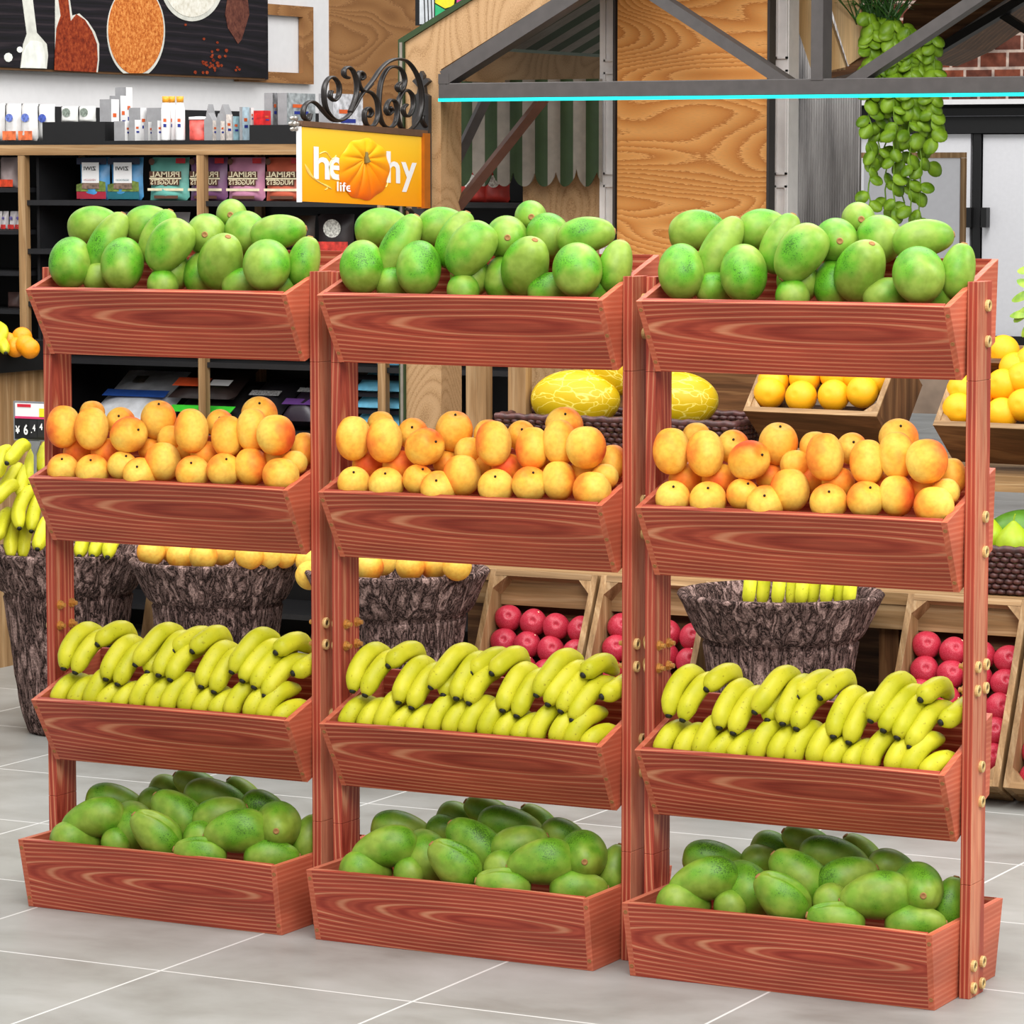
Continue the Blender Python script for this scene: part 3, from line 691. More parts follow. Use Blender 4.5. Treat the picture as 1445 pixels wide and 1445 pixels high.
# far wall with doors
YW = 21.0
def dq(mb,x0,y0,x1,y1,dy,th,mi=0):
    a = at(x0,y1,'Y',YW-dy); b = at(x1,y0,'Y',YW-dy); mb.box((a.x,YW-dy,a.z),(b.x,YW-dy+th,b.z),mi)
def brick_mat():
    m,N,Lk,b = base('brick_wall',.85,.15)
    t,mp = coords(N,Lk,(1,1,1),rot=(PI/2,0,0))
    br = nd(N,'ShaderNodeTexBrick'); br.inputs['Scale'].default_value = 1; br.inputs['Brick Width'].default_value = .235; br.inputs['Row Height'].default_value = .132; br.inputs['Mortar Size'].default_value = .012
    br.inputs['Color1'].default_value = lin((142,78,56)); br.inputs['Color2'].default_value = lin((84,56,50)); br.inputs['Mortar'].default_value = lin((196,180,168))
    Lk.new(mp.outputs[0],br.inputs['Vector'])
    t2,mp2 = coords(N,Lk,(14,14,14)); n = nd(N,'ShaderNodeTexNoise',Scale=1.0,Detail=4.0); Lk.new(mp2.outputs[0],n.inputs['Vector'])
    r = ramp(N,[(.3,(150,140,140)),(.7,(255,245,240))]); Lk.new(n.outputs[0],r.inputs[0])
    Lk.new(mixc(N,Lk,.8,br.outputs['Color'],r.outputs[0],'MULTIPLY'),b.inputs['Base Color'])
    bp = nd(N,'ShaderNodeBump',Strength=.6,Distance=.02); Lk.new(br.outputs['Fac'],bp.inputs['Height']); bp.invert = True; Lk.new(bp.outputs[0],b.inputs['Normal']); return m
bw = MB().box((-13,YW,2.0),(12,YW+.2,4.2)).obj('wall_back', brick_mat()); struct(bw)
wlo = MB().box((-13,YW+.02,0),(12,YW+.2,2.0)).obj('wall_back_lower', M_black); struct(wlo)
tr = MB(); dq(tr,1150,137,1700,149,.25,.25); tr.obj('trim_1', M_wallw)['kind']='structure'
fr = MB(); 
dq(fr,1150,150,1700,189,.12,.12); dq(fr,1370,189,1384,482,.10,.10); dq(fr,1196,189,1212,482,.10,.1); dq(fr,1150,481,1700,489,.12,.12)
fr.obj('trim_2', M_black)['kind']='structure'
rl = MB(); dq(rl,1150,162,1700,165,.16,.04); rl.obj('trim_3', plain('grey_rail',(90,90,94),.4,.5,.5))['kind']='structure'
M_door = plain('white_door',(222,222,226),.35,.5,var=.01)
d1 = MB(); dq(d1,1384,189,1560,481,.07,.05); d1 = d1.obj('door_1', M_door); struct(d1)
d2 = MB(); dq(d2,1212,189,1370,481,.07,.05); d2 = d2.obj('door_2', M_door); struct(d2)
for d,x0,x1 in ((d1,1384,1392),(d2,1362,1370)):
    h = MB(); dq(h,x0,293,x1,321,.16,.08); h.obj('door_handle', M_black, d)
# white framed board in front of the doors
fb = thing('framed_board','white board in a pale oak frame standing before the doors','board',at(1280,470,'Y',15))
def fbq(nm,mat,x0,y0,x1,y1,y=15,th=.03):
    a = at(x0,y1,'Y',y)-fb.location; b = at(x1,y0,'Y',y)-fb.location; MB().box((a.x,a.y,a.z),(b.x,b.y+th,b.z)).obj(nm,mat,fb)
fbz = at(1280,236+1.47*F/21.6,'Y',15)
fbq('panel',plain('white_board',(216,216,220),.4,var=.01),1216,220,1355,560,15.01,.02)
for q in ((1206,215,1362,223),(1351,223,1362,640),(1206,223,1213,640)): fbq('frame_rail',M_oakZ,*q)

# ------------------------------------------------------------------ stall house
YH = 3.0
st = thing('market_stall','birch market stall with striped green canopy and gable roof','stall',(0,0,0))
apx = 1160
def P2(x,y,Y=YH): return at(x,y,'Y',Y)
xa = P2(572,60); xi = P2(622,98); ap = P2(apx,-310); ai = P2(apx,-241); xm = ap.x
def mir(p): return Vector((2*xm-p.x,p.y,p.z))
g = MB()
sec = [Vector((xa.x,YH,0)),xa,ap,ai,xi,Vector((xi.x,YH,0))]
g.prism(sec,(0,.12,0)); g.obj('gable_frame',M_birch,st)
g = MB(); g.prism([mir(p) for p in sec],(0,.12,0)); g.obj('gable_frame',M_birch,st)
M_green = plain('canopy_green',(40,58,28),.7); M_cream = plain('canopy_cream',(128,120,110),.7)
sl = (ap-xa).normalized(); nr = Vector((-sl.z,0,sl.x))
e = MB(); e.prism([Vector((xa.x-.018,YH-.01,0)),xa+Vector((-.018,-.01,.008)),ap+nr*.012+Vector((0,-.01,0)),ap+Vector((0,-.01,0)),xa+Vector((0,-.01,0)),Vector((xa.x,YH-.01,0))],(0,.02,0)); e.obj('canopy_trim',M_green,st)
e = MB(); e.box((xa.x-.012,YH-.013,.2),(xa.x-.004,YH-.009,xa.z)); e.obj('trim_stripe',M_cream,st)
# striped canopy: two slopes, stripes run up the slope
for s in (0,1):
    m = MB(); k = 24
    for i in range(k):
        ya = YH+.13+i*.075; yb = ya+.075
        q = [xa+nr*.002, ap+nr*.002]
        if s: q = [mir(p) for p in q]
        a,b = q; o = Vector((0,0,.02))
        vs = [Vector((a.x,ya,a.z)),Vector((b.x,ya,b.z)),Vector((b.x,yb,b.z)),Vector((a.x,yb,a.z))]
        m.prism(vs, o, i%2)
    m.obj('canopy_roof',[M_green,M_cream],st)
yr_ = YH+.14+24*.075; MB().box((P2(660,80,yr_).x,yr_,1.45),(P2(862,80,yr_).x,yr_+.02,2.15)).obj('added_dark_panel',plain('stall_gloom',(30,36,26),.7),st)  # added dark panel closes the bright gap and stands for the dim interior
# scalloped back valance
YV = 3.36
m = MB(); x0 = P2(620,150,YV).x; x1 = P2(849,150,YV).x; zt = P2(700,113,YV).z; zc = P2(667,237,YV).z; zb = P2(667,263,YV).z
sw = .0405; sc_w = .0668; sx = P2(667,200,YV).x; n = int((x1-x0)/.0045)
vs = []; fs = []; mi = []
for i in range(n+1):
    x = x0+(x1-x0)*i/n; u = ((x-sx)/sc_w) % 1; z = zc-(zc-zb)*math.sin(PI*u)**.5
    yy = YV+.006*math.sin((x-sx)/sw*PI)
    vs += [(x,yy,zt),(x,yy,z)]
for i in range(n):
    x = x0+(x1-x0)*(i+.5)/n; fs.append((2*i,2*i+1,2*i+3,2*i+2)); mi.append(0 if int(math.floor((x-P2(649.5,200,YV).x)/sw+100))%2==0 else 1)
for f,k in zip(fs,mi): pass
m.v = vs; m.f = [list(f) for f in fs]; m.m = mi
vo = m.obj('valance',[M_green,M_cream],st); so = vo.modifiers.new('thick','SOLIDIFY'); so.thickness = .004
# inner beam, braces
b = MB(); a0 = at(649,110,'X',-.70); b.box((-.72,YH+.13,1.712),(-.70,4.0,1.802)); b.obj('side_beam',M_birchY,st)
M_brace = plain('brown_brace',(96,66,56),.4,.5,.3)
b = MB(); b.tube([P2(768,138,3.12),P2(622,322,3.12)],.018,4,flat=(1,1)); b.obj('brace',M_brace,st)
b = MB(); b.tube([P2(690,130,3.25),P2(640,235,3.25)],.018,4,flat=(1,1)); b.obj('brace',M_steel,st)
# steel truss with light strip
tz0 = P2(900,136.5,YH-.03).z; tx0 = P2(626,130,YH-.03).x; txm = P2(1159,110,YH-.03).x; tx1 = 2*txm-tx0
tt = thing('roof_truss','dark grey steel roof truss with a turquoise light strip along its bottom chord','truss',(txm,YH-.06,tz0))
def tl(p): return Vector(p)-tt.location
th = .042
t = MB(); t.box(tl((tx0,YH-.06,tz0)),tl((tx1,YH-.0,tz0+th))); t.obj('bottom_chord',M_steel,tt,bevel=.002)
def bar(nm,a,b,w,y0=YH-.06,y1=YH-.002):
    a = Vector((a[0],y0,a[1])); b = Vector((b[0],y0,b[1])); d = (b-a).normalized(); n_ = Vector((-d.z,0,d.x))*w/2
    m = MB(); m.prism([tl(a-n_),tl(b-n_),tl(b+n_),tl(a+n_)],(0,y1-y0,0)); m.obj(nm,M_steel,tt)
apz = P2(apx,-237).z; ez = P2(628,103).z
bar('end_post',(tx0+.0165,tz0+th-.002),(tx0+.0165,ez-.004),.033,YH-.0612,YH+.001)
bar('end_post',(tx1-.0165,tz0+th-.002),(tx1-.0165,ez-.004),.033,YH-.0612,YH+.001)
bar('rafter',(tx0+.014,ez-.016),(txm,apz-.02),.042); bar('rafter',(tx1-.014,ez-.016),(txm,apz-.02),.042)
bar('king_post',(txm,tz0+th-.004),(txm,apz-.03),.034,YH-.062,YH-.001)
s1 = P2(935,0,YH-.03); s2 = P2(1108,114,YH-.03); dd = (s1-s2).normalized()
bar('web_member',(s2.x+.02,s2.z-.012),(s2.x+dd.x*.62,s2.z+dd.z*.62),.03,YH-.058,YH-.006)
bar('web_member',(2*txm-s2.x-.02,s2.z-.012),(2*txm-s2.x-dd.x*.62,s2.z+dd.z*.62),.03,YH-.058,YH-.006)
def emit(name,c,k):
    m,N,Lk,b = base(name,.5); b.inputs['Emission Color'].default_value = lin(c); b.inputs['Emission Strength'].default_value = k; b.inputs['Base Color'].default_value = lin(c); return m
t = MB(); t.box(tl((tx0,YH-.062,tz0-.0085)),tl((tx1,YH-.03,tz0))); t.obj('light_strip',emit('turquoise_led',(20,226,222),.8),tt)

# ------------------------------------------------------------------ hanging sign with wrought iron scrolls
XS = -.744
sp = thing('hanging_sign','yellow "healthy life" pumpkin sign under black wrought-iron scrolls','sign',(XS,YH-.03,1.36))
def sl_(p): return Vector(p)-sp.location
Y0,Y1 = 2.303,2.949; zt0,zt1,zb0,zb1 = 1.576,1.5545,1.381,1.360
M_yel = D.materials.new('sign_yellow')
m,N,Lk,b = base('sign_yellow',.35,.4); t,mp = coords(N,Lk,(1,1,1)); sx_ = N.new('ShaderNodeSeparateXYZ'); Lk.new(mp.outputs[0],sx_.inputs[0])
rr = ramp(N,[(0,(238,150,10)),(.35,(240,168,20)),(.7,(242,188,40)),(1,(240,196,62))]); mr = nd(N,'ShaderNodeMapRange'); mr.inputs[1].default_value = .0; mr.inputs[2].default_value = .22
Lk.new(sx_.outputs['Z'],mr.inputs[0]); Lk.new(mr.outputs[0],rr.inputs[0]); Lk.new(rr.outputs[0],b.inputs['Base Color']); M_yel = m
q = MB(); q.prism([sl_((XS,Y0,zb0)),sl_((XS,Y1,zb1)),sl_((XS,Y1,zt1)),sl_((XS,Y0,zt0))],(-.012,0,0)); q.obj('sign_panel',M_yel,sp)
q = MB(); q.prism([sl_((XS,Y0-.001,zb0-.002)),sl_((XS,Y0-.001,zt0+.001)),sl_((XS-.013,Y0-.001,zt0+.001)),sl_((XS-.013,Y0-.001,zb0-.002))],(0,-.006,0)); q.obj('edge_strip',M_white,sp)
q = MB(); q.prism([sl_((XS+.004,Y0-.004,zt0+.002)),sl_((XS+.004,Y1+.03,zt1)),sl_((XS+.004,Y1+.03,zt1+.018)),sl_((XS+.004,Y0-.004,zt0+.016))],(-.022,0,0)); q.obj('top_rail',plain('bronze_rail',(120,92,74),.35,.6,.5),sp)
q = MB(); q.box(sl_((XS-.014,Y1,zb1-.004)),sl_((XS+.01,YH-.018,zt1+.01))); q.obj('mount_block',plain('sign_amber_edge',(168,92,18),.4),sp)
# backplate with fleur top, on the post front
def sc3(x,y): return (410+x/6.02, 70+y/6.02)
pl = [(1030,1480),(1030,400),(1072,372),(1082,320),(1032,268),(1062,240),(1086,258),(1085,212),(1105,180),(1127,216),(1126,258),(1150,240),(1178,266),(1132,310),(1140,372),(1172,392),(1172,1480)]
q = MB(); q.prism([sl_(at(*sc3(x,y),'Y',YH-.018)) for x,y in pl],(0,.018,0)); q.obj('backplate',plain('iron_plate',(58,56,56),.45,.5,.3),sp)
SCR = [[(165,545),(152,598),(122,590),(105,540),(125,470),(175,440),(230,470),(290,540),(350,595),(410,605),(480,570),(540,490),(590,400),(640,335),(700,260),(760,170),(830,105),(910,80),(990,100),(1050,170),(1090,260),(1113,380),(1110,500),(1070,620),(1000,690),(940,660),(910,580),(908,470),(940,380),(990,345),(1035,390),(1042,480),(1012,556),(972,560),(955,505),(985,468)],
 [(345,350),(335,400),(370,432),(408,390),(410,300),(370,240),(322,245),(287,320),(285,420),(310,520),(370,590),(420,605)],
 [(490,240),(457,222),(455,172),(490,150),(530,180),(558,260),(562,350),(545,430),(505,530)],
 [(600,252),(620,240),(615,202),(582,192),(572,250),(590,320),(630,350),(690,290)],
 [(670,570),(688,540),(668,497),(632,520),(630,600),(660,650),(710,640),(742,560),(735,440),(690,370),(630,350)],
 [(845,490),(862,520),(830,552),(810,505),(838,435),(888,440),(905,520),(890,620),(840,665),(782,630),(752,530),(752,400),(770,270),(820,170),(880,145),(940,170),(970,250),(955,330),(920,352),(905,312),(930,282)],
 [(1120,560),(1115,600),(1150,660),(1172,665)],[(990,1355),(1020,1370),(1040,1420),(1040,1480)]]
for s in SCR:
    P = catmull([sl_(at(*sc3(x,y),'X',XS-.006)) for x,y in s],5)
    q = MB(); q.tube(P,.0042,6,flat=(1.0,1.0),ref=(1,0,0)); 
    # flat bar: widen across the plane
    q.v = [(v[0]*1.0+(v[0]-(-.006))*1.2, v[1], v[2]) for v in q.v]
    q.obj('scroll',M_iron,sp,smooth=True)
q = MB(); c = sl_(at(*sc3(30,630),'X',XS-.006))
for k in range(6):
    a = 2*PI*k/6; q.ball(c+Vector((0,math.cos(a)*.016,math.sin(a)*.016)),(.005,.012,.006),8,6)
q.ball(c,.008,8,6); q.obj('finial',plain('silver_finial',(170,166,160),.3,.6,.6),sp,smooth=True)
# lettering and printed pumpkin
rt = Vector((0,1,-.0335)).normalized(); upv = Vector((0,0,1))
def sgn(px,py): return sl_(at(410+px/6.02,70+py/6.02,'X',XS))
text('h',sgn(262,965),rt,upv,.083,.085,M_white,sp,bold=.02); text('e',sgn(385,1010),rt,upv,.078,.062,M_white,sp,bold=.02)
text('h',sgn(870,1000),rt,upv,.076,.086,M_white,sp,bold=.02); text('y',sgn(1003,1085),rt,upv,.088,.082,M_white,sp,bold=.02)
text('life',sgn(442,1165),rt,upv,.080,.026,M_white,sp,lift=.006,bold=.015)
q = MB()
for k in range(5):
    P = catmull([sgn(120+k*6,970+k*8),sgn(150+k*12,1050+k*10),sgn(230+k*16,1120+k*9),sgn(320+k*8,1160+k*6)],4); q.tube([p+Vector((.0008,0,0)) for p in P],[.0006]+[.0016]*(len(P)-2)+[.0006],4)
for pts in ([(245,885),(300,870),(350,930),(385,900)],[(350,930),(330,1010),(345,1090),(410,1110)],[(780,1150),(810,1165),(830,1090),(836,1010)],[(290,1190),(310,1180),(300,1150)]):
    P = catmull([sgn(*p) for p in pts],4); q.tube([p+Vector((.0008,0,0)) for p in P],.0015,4)
q.obj('splash',plain('sign_splash',(250,214,120),.4),sp)
def pumpkin_mat():
    m,N,Lk,b = base('printed_pumpkin',.35,.4); t,mp = coords(N,Lk,(1,1,1)); sx = N.new('ShaderNodeSeparateXYZ'); Lk.new(mp.outputs[0],sx.inputs[0])
    mr = nd(N,'ShaderNodeMapRange'); mr.inputs[1].default_value = .0; mr.inputs[2].default_value = .2; Lk.new(sx.outputs['Z'],mr.inputs[0])
    r = ramp(N,[(.1,(232,92,4)),(.45,(244,138,8)),(.8,(248,186,24))]); Lk.new(mr.outputs[0],r.inputs[0]); Lk.new(r.outputs[0],b.inputs['Base Color']); return m
M_pk = pumpkin_mat(); M_pkl = plain('pumpkin_groove',(206,92,10),.5)
pc = sgn(620,930); cc = sgn(620,1015)
def pke(a, s=1.0):
    # outline of the pumpkin in sign coordinates, angle a
    rx, ry = 215*s, 262*s; w = 1+.03*math.cos(9*a)
    return sgn(620+rx*w*math.cos(a), 1015+ry*w*math.sin(a))
q = MB(); nn = 132; nr = 14; vs = [pc+Vector((.006,0,0))]
for j in range(1,nr+1):
    for i in range(nn):
        a_ = 2*PI*i/nn; p = pc.lerp(pke(a_), j/nr); rho = j/nr
        lobe = abs(math.cos(5.5*(a_-PI/22*0)+PI*.25))**.7
        vs.append(p+Vector((.0015+.011*math.sqrt(max(0,1-rho**3))*(.45+.55*lobe)*min(1,.25+rho*1.6),0,0)))
q.add(vs,[(0,1+i,1+(i+1)%nn) for i in range(nn)]+[(1+(j-1)*nn+i,1+j*nn+i,1+j*nn+(i+1)%nn,1+(j-1)*nn+(i+1)%nn) for j in range(1,nr) for i in range(nn)]); q.obj('pumpkin_print',M_pk,sp,smooth=True)
q = MB(); P = catmull([sgn(625,955),sgn(620,920),sgn(622,870)],4); q.tube([p+Vector((.009,0,0)) for p in P],[.011-.0009*i for i in range(len(P))],8); q.obj('pumpkin_stalk',plain('stalk_print',(120,104,50),.6),sp,smooth=True)

# ------------------------------------------------------------------ birch panel, veneer panel, panelled column, fluted glass
pb = MB(); a = P2(737,330,3.44); b_ = P2(850,100,3.44); pb.box((a.x+.002,3.44,0),(b_.x,3.46,1.68)); tag(pb.obj('birch_panel',M_birch),'pale birch board upright behind the striped valance','panel')
M_lgrey = plain('pale_grey_paint',(226,221,218),.5,var=.02)
pc_ = thing('panelled_column','pale grey panelled column behind the golden wood panel','column',(0,0,0))
a = P2(846,250,3.4); b_ = P2(1112,250,3.4)
MB().box((a.x,3.4,0),(b_.x,3.47,2.08)).obj('body',M_lgrey,pc_)
for x0_,x1_ in ((847,866),(1089,1109)):
    xa_ = P2(x0_,200,3.38).x; xb_ = P2(x1_,200,3.38).x
    q = MB()
    for za,zb_ in ((.1,1.42),(1.45,1.74),(1.77,2.05)):
        q.box((xa_+.004,3.392,za),(xa_+.009,3.4,zb_)); q.box((xb_-.009,3.392,za),(xb_-.004,3.4,zb_)); q.box((xa_+.004,3.392,za),(xb_-.004,3.4,za+.006)); q.box((xa_+.004,3.392,zb_-.006),(xb_-.004,3.4,zb_))
    q.obj('moulding',M_lgrey,pc_)
vp = thing('veneer_panel','large golden wood-veneer panel with bold grain and dark edges','panel',(0,0,0))
a = P2(871,200,3.3); b_ = P2(1083,200,3.3)
MB().box((a.x,3.3,0),(b_.x,3.33,2.08)).obj('board',M_veneer,vp)
M_edge = plain('dark_edge',(52,46,44),.5)
for x in (P2(866,200,3.3).x, P2(1083.2,200,3.3).x): MB().box((x,3.293,0),(x+.007,3.336,2.08)).obj('edge_trim',M_edge,vp)
def flute_mat():
    m,N,Lk,b = base('fluted_glass',.25,.5)
    t,mp = coords(N,Lk,(16,1,2.2)); n = nd(N,'ShaderNodeTexNoise',Scale=1.0,Detail=4.0); Lk.new(mp.outputs[0],n.inputs['Vector'])
    r = ramp(N,[(.32,(92,90,90)),(.5,(156,152,150)),(.7,(196,192,190))]); Lk.new(n.outputs[0],r.inputs[0]); Lk.new(r.outputs[0],b.inputs['Base Color']); return m  # mottled greys stand in for reflections in the panel
fp = MB(); a = P2(1109,200,5.3).x; b_ = P2(1213,200,5.3).x; n = 30
vs = []; 
for i in range(n*6+1):
    x = a+(b_-a)*i/(n*6); y = 5.3+.0035*math.cos(2*PI*i/6); vs += [(x,y,0),(x,y,2.6)]
fp.add(vs,[(2*i,2*i+2,2*i+3,2*i+1) for i in range(n*6)]); fo = fp.obj('fluted_panel',flute_mat(),smooth=True); so = fo.modifiers.new('thick','SOLIDIFY'); so.thickness = .012; so.offset = -1
tag(fo,'grey vertically fluted glass panel right of the golden wood panel','panel')

# ------------------------------------------------------------------ hanging planter with trailing vine
YP = 3.55
hp = thing('hanging_planter','blond wood planter box with grass and trailing round-leaved vine behind the truss','plant',P2(1200,60,YP))
def hl(p): return Vector(p)-hp.location
M_blond = wood('blond_board',[(0,(206,164,108)),(.5,(222,182,128)),(1,(232,198,148))],'Z',(0,0,0),.05,10,3,.3)
q = MB(); q.prism([hl(P2(x,y,YP)) for x,y in ((1093,-60),(1142,-60),(1194,98),(1147,106))],(0,.02,0)); q.obj('board',M_blond,hp)
q = MB(); q.prism([hl(P2(x,y,YP-.01)) for x,y in ((1152,-60),(1195,-60),(1229,70),(1197,92))],(0,.02,0)); q.obj('board',M_blond,hp)
q = MB(); q.prism([hl(P2(x,y,YP)) for x,y in ((1145,106),(1196,94),(1232,72),(1236,84),(1200,104),(1148,116))],(0,.16,0)); q.obj('base_board',M_doakX,hp)
def leaf_mat(name,a,b_):
    m,N,Lk,b = base(name,.4,.4); t,mp = coords(N,Lk,(30,)*3); n = nd(N,'ShaderNodeTexNoise',Scale=1.0,Detail=2.0); Lk.new(mp.outputs[0],n.inputs['Vector'])
    r = ramp(N,[(.35,a),(.65,b_)]); Lk.new(n.outputs[0],r.inputs[0]); Lk.new(r.outputs[0],b.inputs['Base Color']); b.inputs['Transmission Weight'].default_value = 0
    return m
M_leaf = leaf_mat('vine_leaf',(96,136,20),(142,182,44)); M_grass = leaf_mat('grass_blade',(30,66,20),(60,104,36)); M_vstem = plain('vine_stem',(112,150,40),.5)
def leaf(mb, c, d, nrm, L, Wd, mi=0):
    """rounded leaf: c base, d direction, nrm facing"""
    d = Vector(d).normalized(); n_ = (Vector(nrm)-d*Vector(nrm).dot(d)).normalized(); s = d.cross(n_)
    K = 8; vs = []
    for i in range(K+1):
        t = i/K; w = Wd*math.sin(PI*min(1,t*.97+.015))**.5*(1-.08*t)
        m_ = c + d*(L*t) - n_*(L*.25*t*t)
        vs += [m_ - s*w/2 - n_*(w*.12), m_, m_ + s*w/2 - n_*(w*.12)]
    fs = []
    for i in range(K):
        for j in (0,1): fs.append((3*i+j,3*i+j+1,3*i+4+j,3*i+3+j))
    mb.add(vs,fs,mi)
random.seed(11)
for (x,ys,ye,yd) in ((1228,20,300,0),(1240,30,240,.03),(1250,28,306,.06),(1262,30,318,.02),(1275,35,290,.07),(1284,40,322,.03),(1298,44,316,.05),(1308,50,240,.08),(1316,50,205,.04)):
    m = MB(); Y = YP-.06+yd; y = ys; pts = []
    while y < ye:
        pts.append(hl(P2(x+random.uniform(-3,3),y,Y))); y += 12
    m.tube(pts,.0022,5,mi=1)
    for i,p in enumerate(pts):
        if i*12 > 150 and i%3 == 2: continue
        for s in ((1,-1) if i*12 < 110 else ((1 if (i//2)%2 else -1),)):
            dirv = RT*s*random.uniform(.3,1)+Vector((0,0,-1))*random.uniform(.3,.9)-FW*random.uniform(-.1,.6)
            z = random.uniform(.036,.050); leaf(m,p,dirv,-FW+UP*random.uniform(.2,1)+RT*random.uniform(-.5,.5),z,z*random.uniform(.85,1.0))
    o = m.obj('vine',[M_leaf,M_vstem],hp,smooth=True); s = o.modifiers.new('t','SOLIDIFY'); s.thickness = .0008
m = MB()
for _ in range(150):
    a = hl(P2(random.uniform(1205,1265),random.uniform(22,36),YP+random.uniform(-.03,.08))); t = RT*random.uniform(-.10,.10)+UP*random.uniform(.03,.12)-FW*random.uniform(-.05,.05)
    P = [a,a+t*.6+UP*.02,a+t+UP*.0]; m.tube(P,[.0022,.0018,.0004],3)
m.obj('grass_tuft',M_grass,hp)
# dark roof board and black rafter of the stall behind
rb = thing('rear_roof','dark brown roof boards on a black rafter at the upper right','roof',P2(1400,20,4.6))
q = MB(); q.prism([P2(x,y,4.6)-rb.location for x,y in ((1270,88),(1275,20),(1330,-40),(1560,-180),(1560,-95),(1319,66))],(0,.5,0)); q.obj('roof_board',M_doakX,rb)
q = MB(); q.prism([P2(x,y,4.58)-rb.location for x,y in ((1300,89),(1300,76),(1560,-80),(1560,-66))],(0,.05,0)); q.obj('rafter',M_black,rb)
q = MB(); q.prism([P2(x,y,4.6)-rb.location for x,y in ((1408,24),(1416,17),(1520,84),(1520,96))],(0,.04,0)); q.obj('strut',M_black,rb)
wi = MB(); a = at(1384,61,'Y',20.8); b_ = at(1398,28,'Y',20.8); wi.box((a.x,20.8,a.z),(b_.x,21,b_.z)); a = at(1345,61,'Y',20.8); b_ = at(1362,56,'Y',20.8); wi.box((a.x,20.8,a.z),(b_.x,21,b_.z)); a = at(1384,32,'Y',20.8); b_ = at(1412,22,'Y',20.8); wi.box((a.x,20.8,a.z),(b_.x,21,b_.z))
tag(wi.obj('wall_bracket',M_white),'white bracket fixed high on the brick wall','bracket')
# leafy twig at the right edge
lt = thing('leafy_plant','light green leafy plant entering from the right edge above the orange crate','plant',at(1450,470,'Y',2.62))
def ll(px,py,y=2.62): return at(px,py,'Y',y)-lt.location
m = MB(); m.tube(catmull([ll(1476,600),ll(1468,520),ll(1460,450),ll(1458,370)],4),.003,6,mi=1)
for bx,by,dx,dy,L_ in ((1460,470,-28,40,26),(1458,405,-22,-14,.0),(1458,412,-34,8,0),(1462,440,-40,0,0),(1456,432,-30,20,0),(1462,452,-24,22,0),(1460,380,-26,-2,0)):
    a = ll(bx,by); e_ = ll(bx+dx,by+dy); leaf(m,a,e_-a,-FW+UP*.5,(e_-a).length*1.0,.028 if L_==0 else .012)
m.obj('foliage',[leaf_mat('fresh_leaf',(120,160,50),(176,204,80)),M_vstem],lt,smooth=True)
q = MB(); q.lathe([(.05,0),(.07,.10),(.075,.11),(.065,.11),(.06,.09)],24,c=tuple(at(1480,600,'Y',2.62)-lt.location+Vector((0,0,-.08)))); q.obj('pot',plain('plant_pot',(190,186,180),.6),lt,smooth=True)

# ------------------------------------------------------------------ gondola shelving with pet food
YG = 3.45; GD = .36
gs = thing('shelving_unit','long black shelving unit with oak uprights full of pet food bags','shelf',(-1.6,YG,0))
def gl(p): return Vector(p)-gs.location
XL, XR = -3.15, P2(737,300,YG).x
ups = [P2(31.5,300,YG).x-.64, P2(31.5,300,YG).x, P2(283.5,300,YG).x, P2(539,560,YG).x, P2(539,560,YG).x+.62]
for x in ups:
    if x < XL or x > XR: continue
    MB().box(gl((x-.012,YG-.004,0)),gl((x+.014,YG+.022,1.515))).obj('upright',M_oakZ,gs)
    MB().box(gl((x-.012,YG+GD-.03,0)),gl((x+.014,YG+GD-.008,1.515))).obj('upright',M_oakZ,gs)
MB().box(gl((XL,YG-.006,1.508)),gl((XR,YG+.03,1.5395))).obj('top_beam',M_oakX,gs)
MB().box(gl((XL,YG,1.5395)),gl((XR,YG+GD,1.552))).obj('top_board',M_black,gs)
for za in (.10,.655,.86,1.035,1.2,1.352):
    MB().box(gl((ups[1],YG+.006,za)),gl((XR,YG+GD-.03,za+.016))).obj('shelf_board',M_black2,gs)
for za in (.10,.6,.8,1.01,1.13,1.26,1.392):
    MB().box(gl((XL,YG+.006,za)),gl((ups[1],YG+GD-.03,za+.014))).obj('shelf_board',M_black2,gs)
MB().box(gl((XL,YG+GD,0)),gl((XR,YG+GD+.02,1.552))).obj('back_panel',M_black,gs)
MB().box(gl((ups[1]+.02,YG+.05,.66)),gl((ups[1]+.03,YG+GD,1.5))).obj('divider',M_black2,gs)
for xa_,xb_,pa in ((P2(60,190,YG).x,P2(148,190,YG).x,172),(P2(352,190,YG).x,P2(430,190,YG).x,178)):
    z = P2(100,pa,YG).z; MB().box(gl((xa_,YG+.0,1.552)),gl((xb_,YG+.22,z))).obj('riser_box',M_black,gs)

def pillow(mb, c, w, h, d, n=12, mi=0, right=(1,0,0), up=(0,0,1), seed=0, crimp=True):
    """upright filled bag; c bottom centre"""
    r = Vector(right).normalized(); u = Vector(up).normalized(); f = u.cross(r)*-1
    f = r.cross(u); vs = []; k = n
    for side in (1,-1):
        for i in range(k+1):
            for j in range(k+1):
                a = j/k*2-1; b_ = i/k
                bul = (1-abs(a)**3.0)*(min(1,b_/.12)**.5 if b_<.12 else (1-((b_-.12)/.88)**3)) 
                wob = .06*mnoise.noise(Vector((a*2+seed,b_*3,seed*1.7+side)))
                ww_ = w/2*(1-.05*math.sin(PI*b_)) 
                vs.append(Vector(c)+r*(a*ww_)+u*(b_*h)+f*side*(d/2)*max(0,bul*(1+wob*3)))
    m_ = (k+1)**2; fs = []
    for i in range(k):
        for j in range(k):
            q = i*(k+1)+j
            fs.append((q,q+1,q+k+2,q+k+1)); fs.append((m_+q,m_+q+k+1,m_+q+k+2,m_+q+1))
    mb.add(vs,fs,mi)
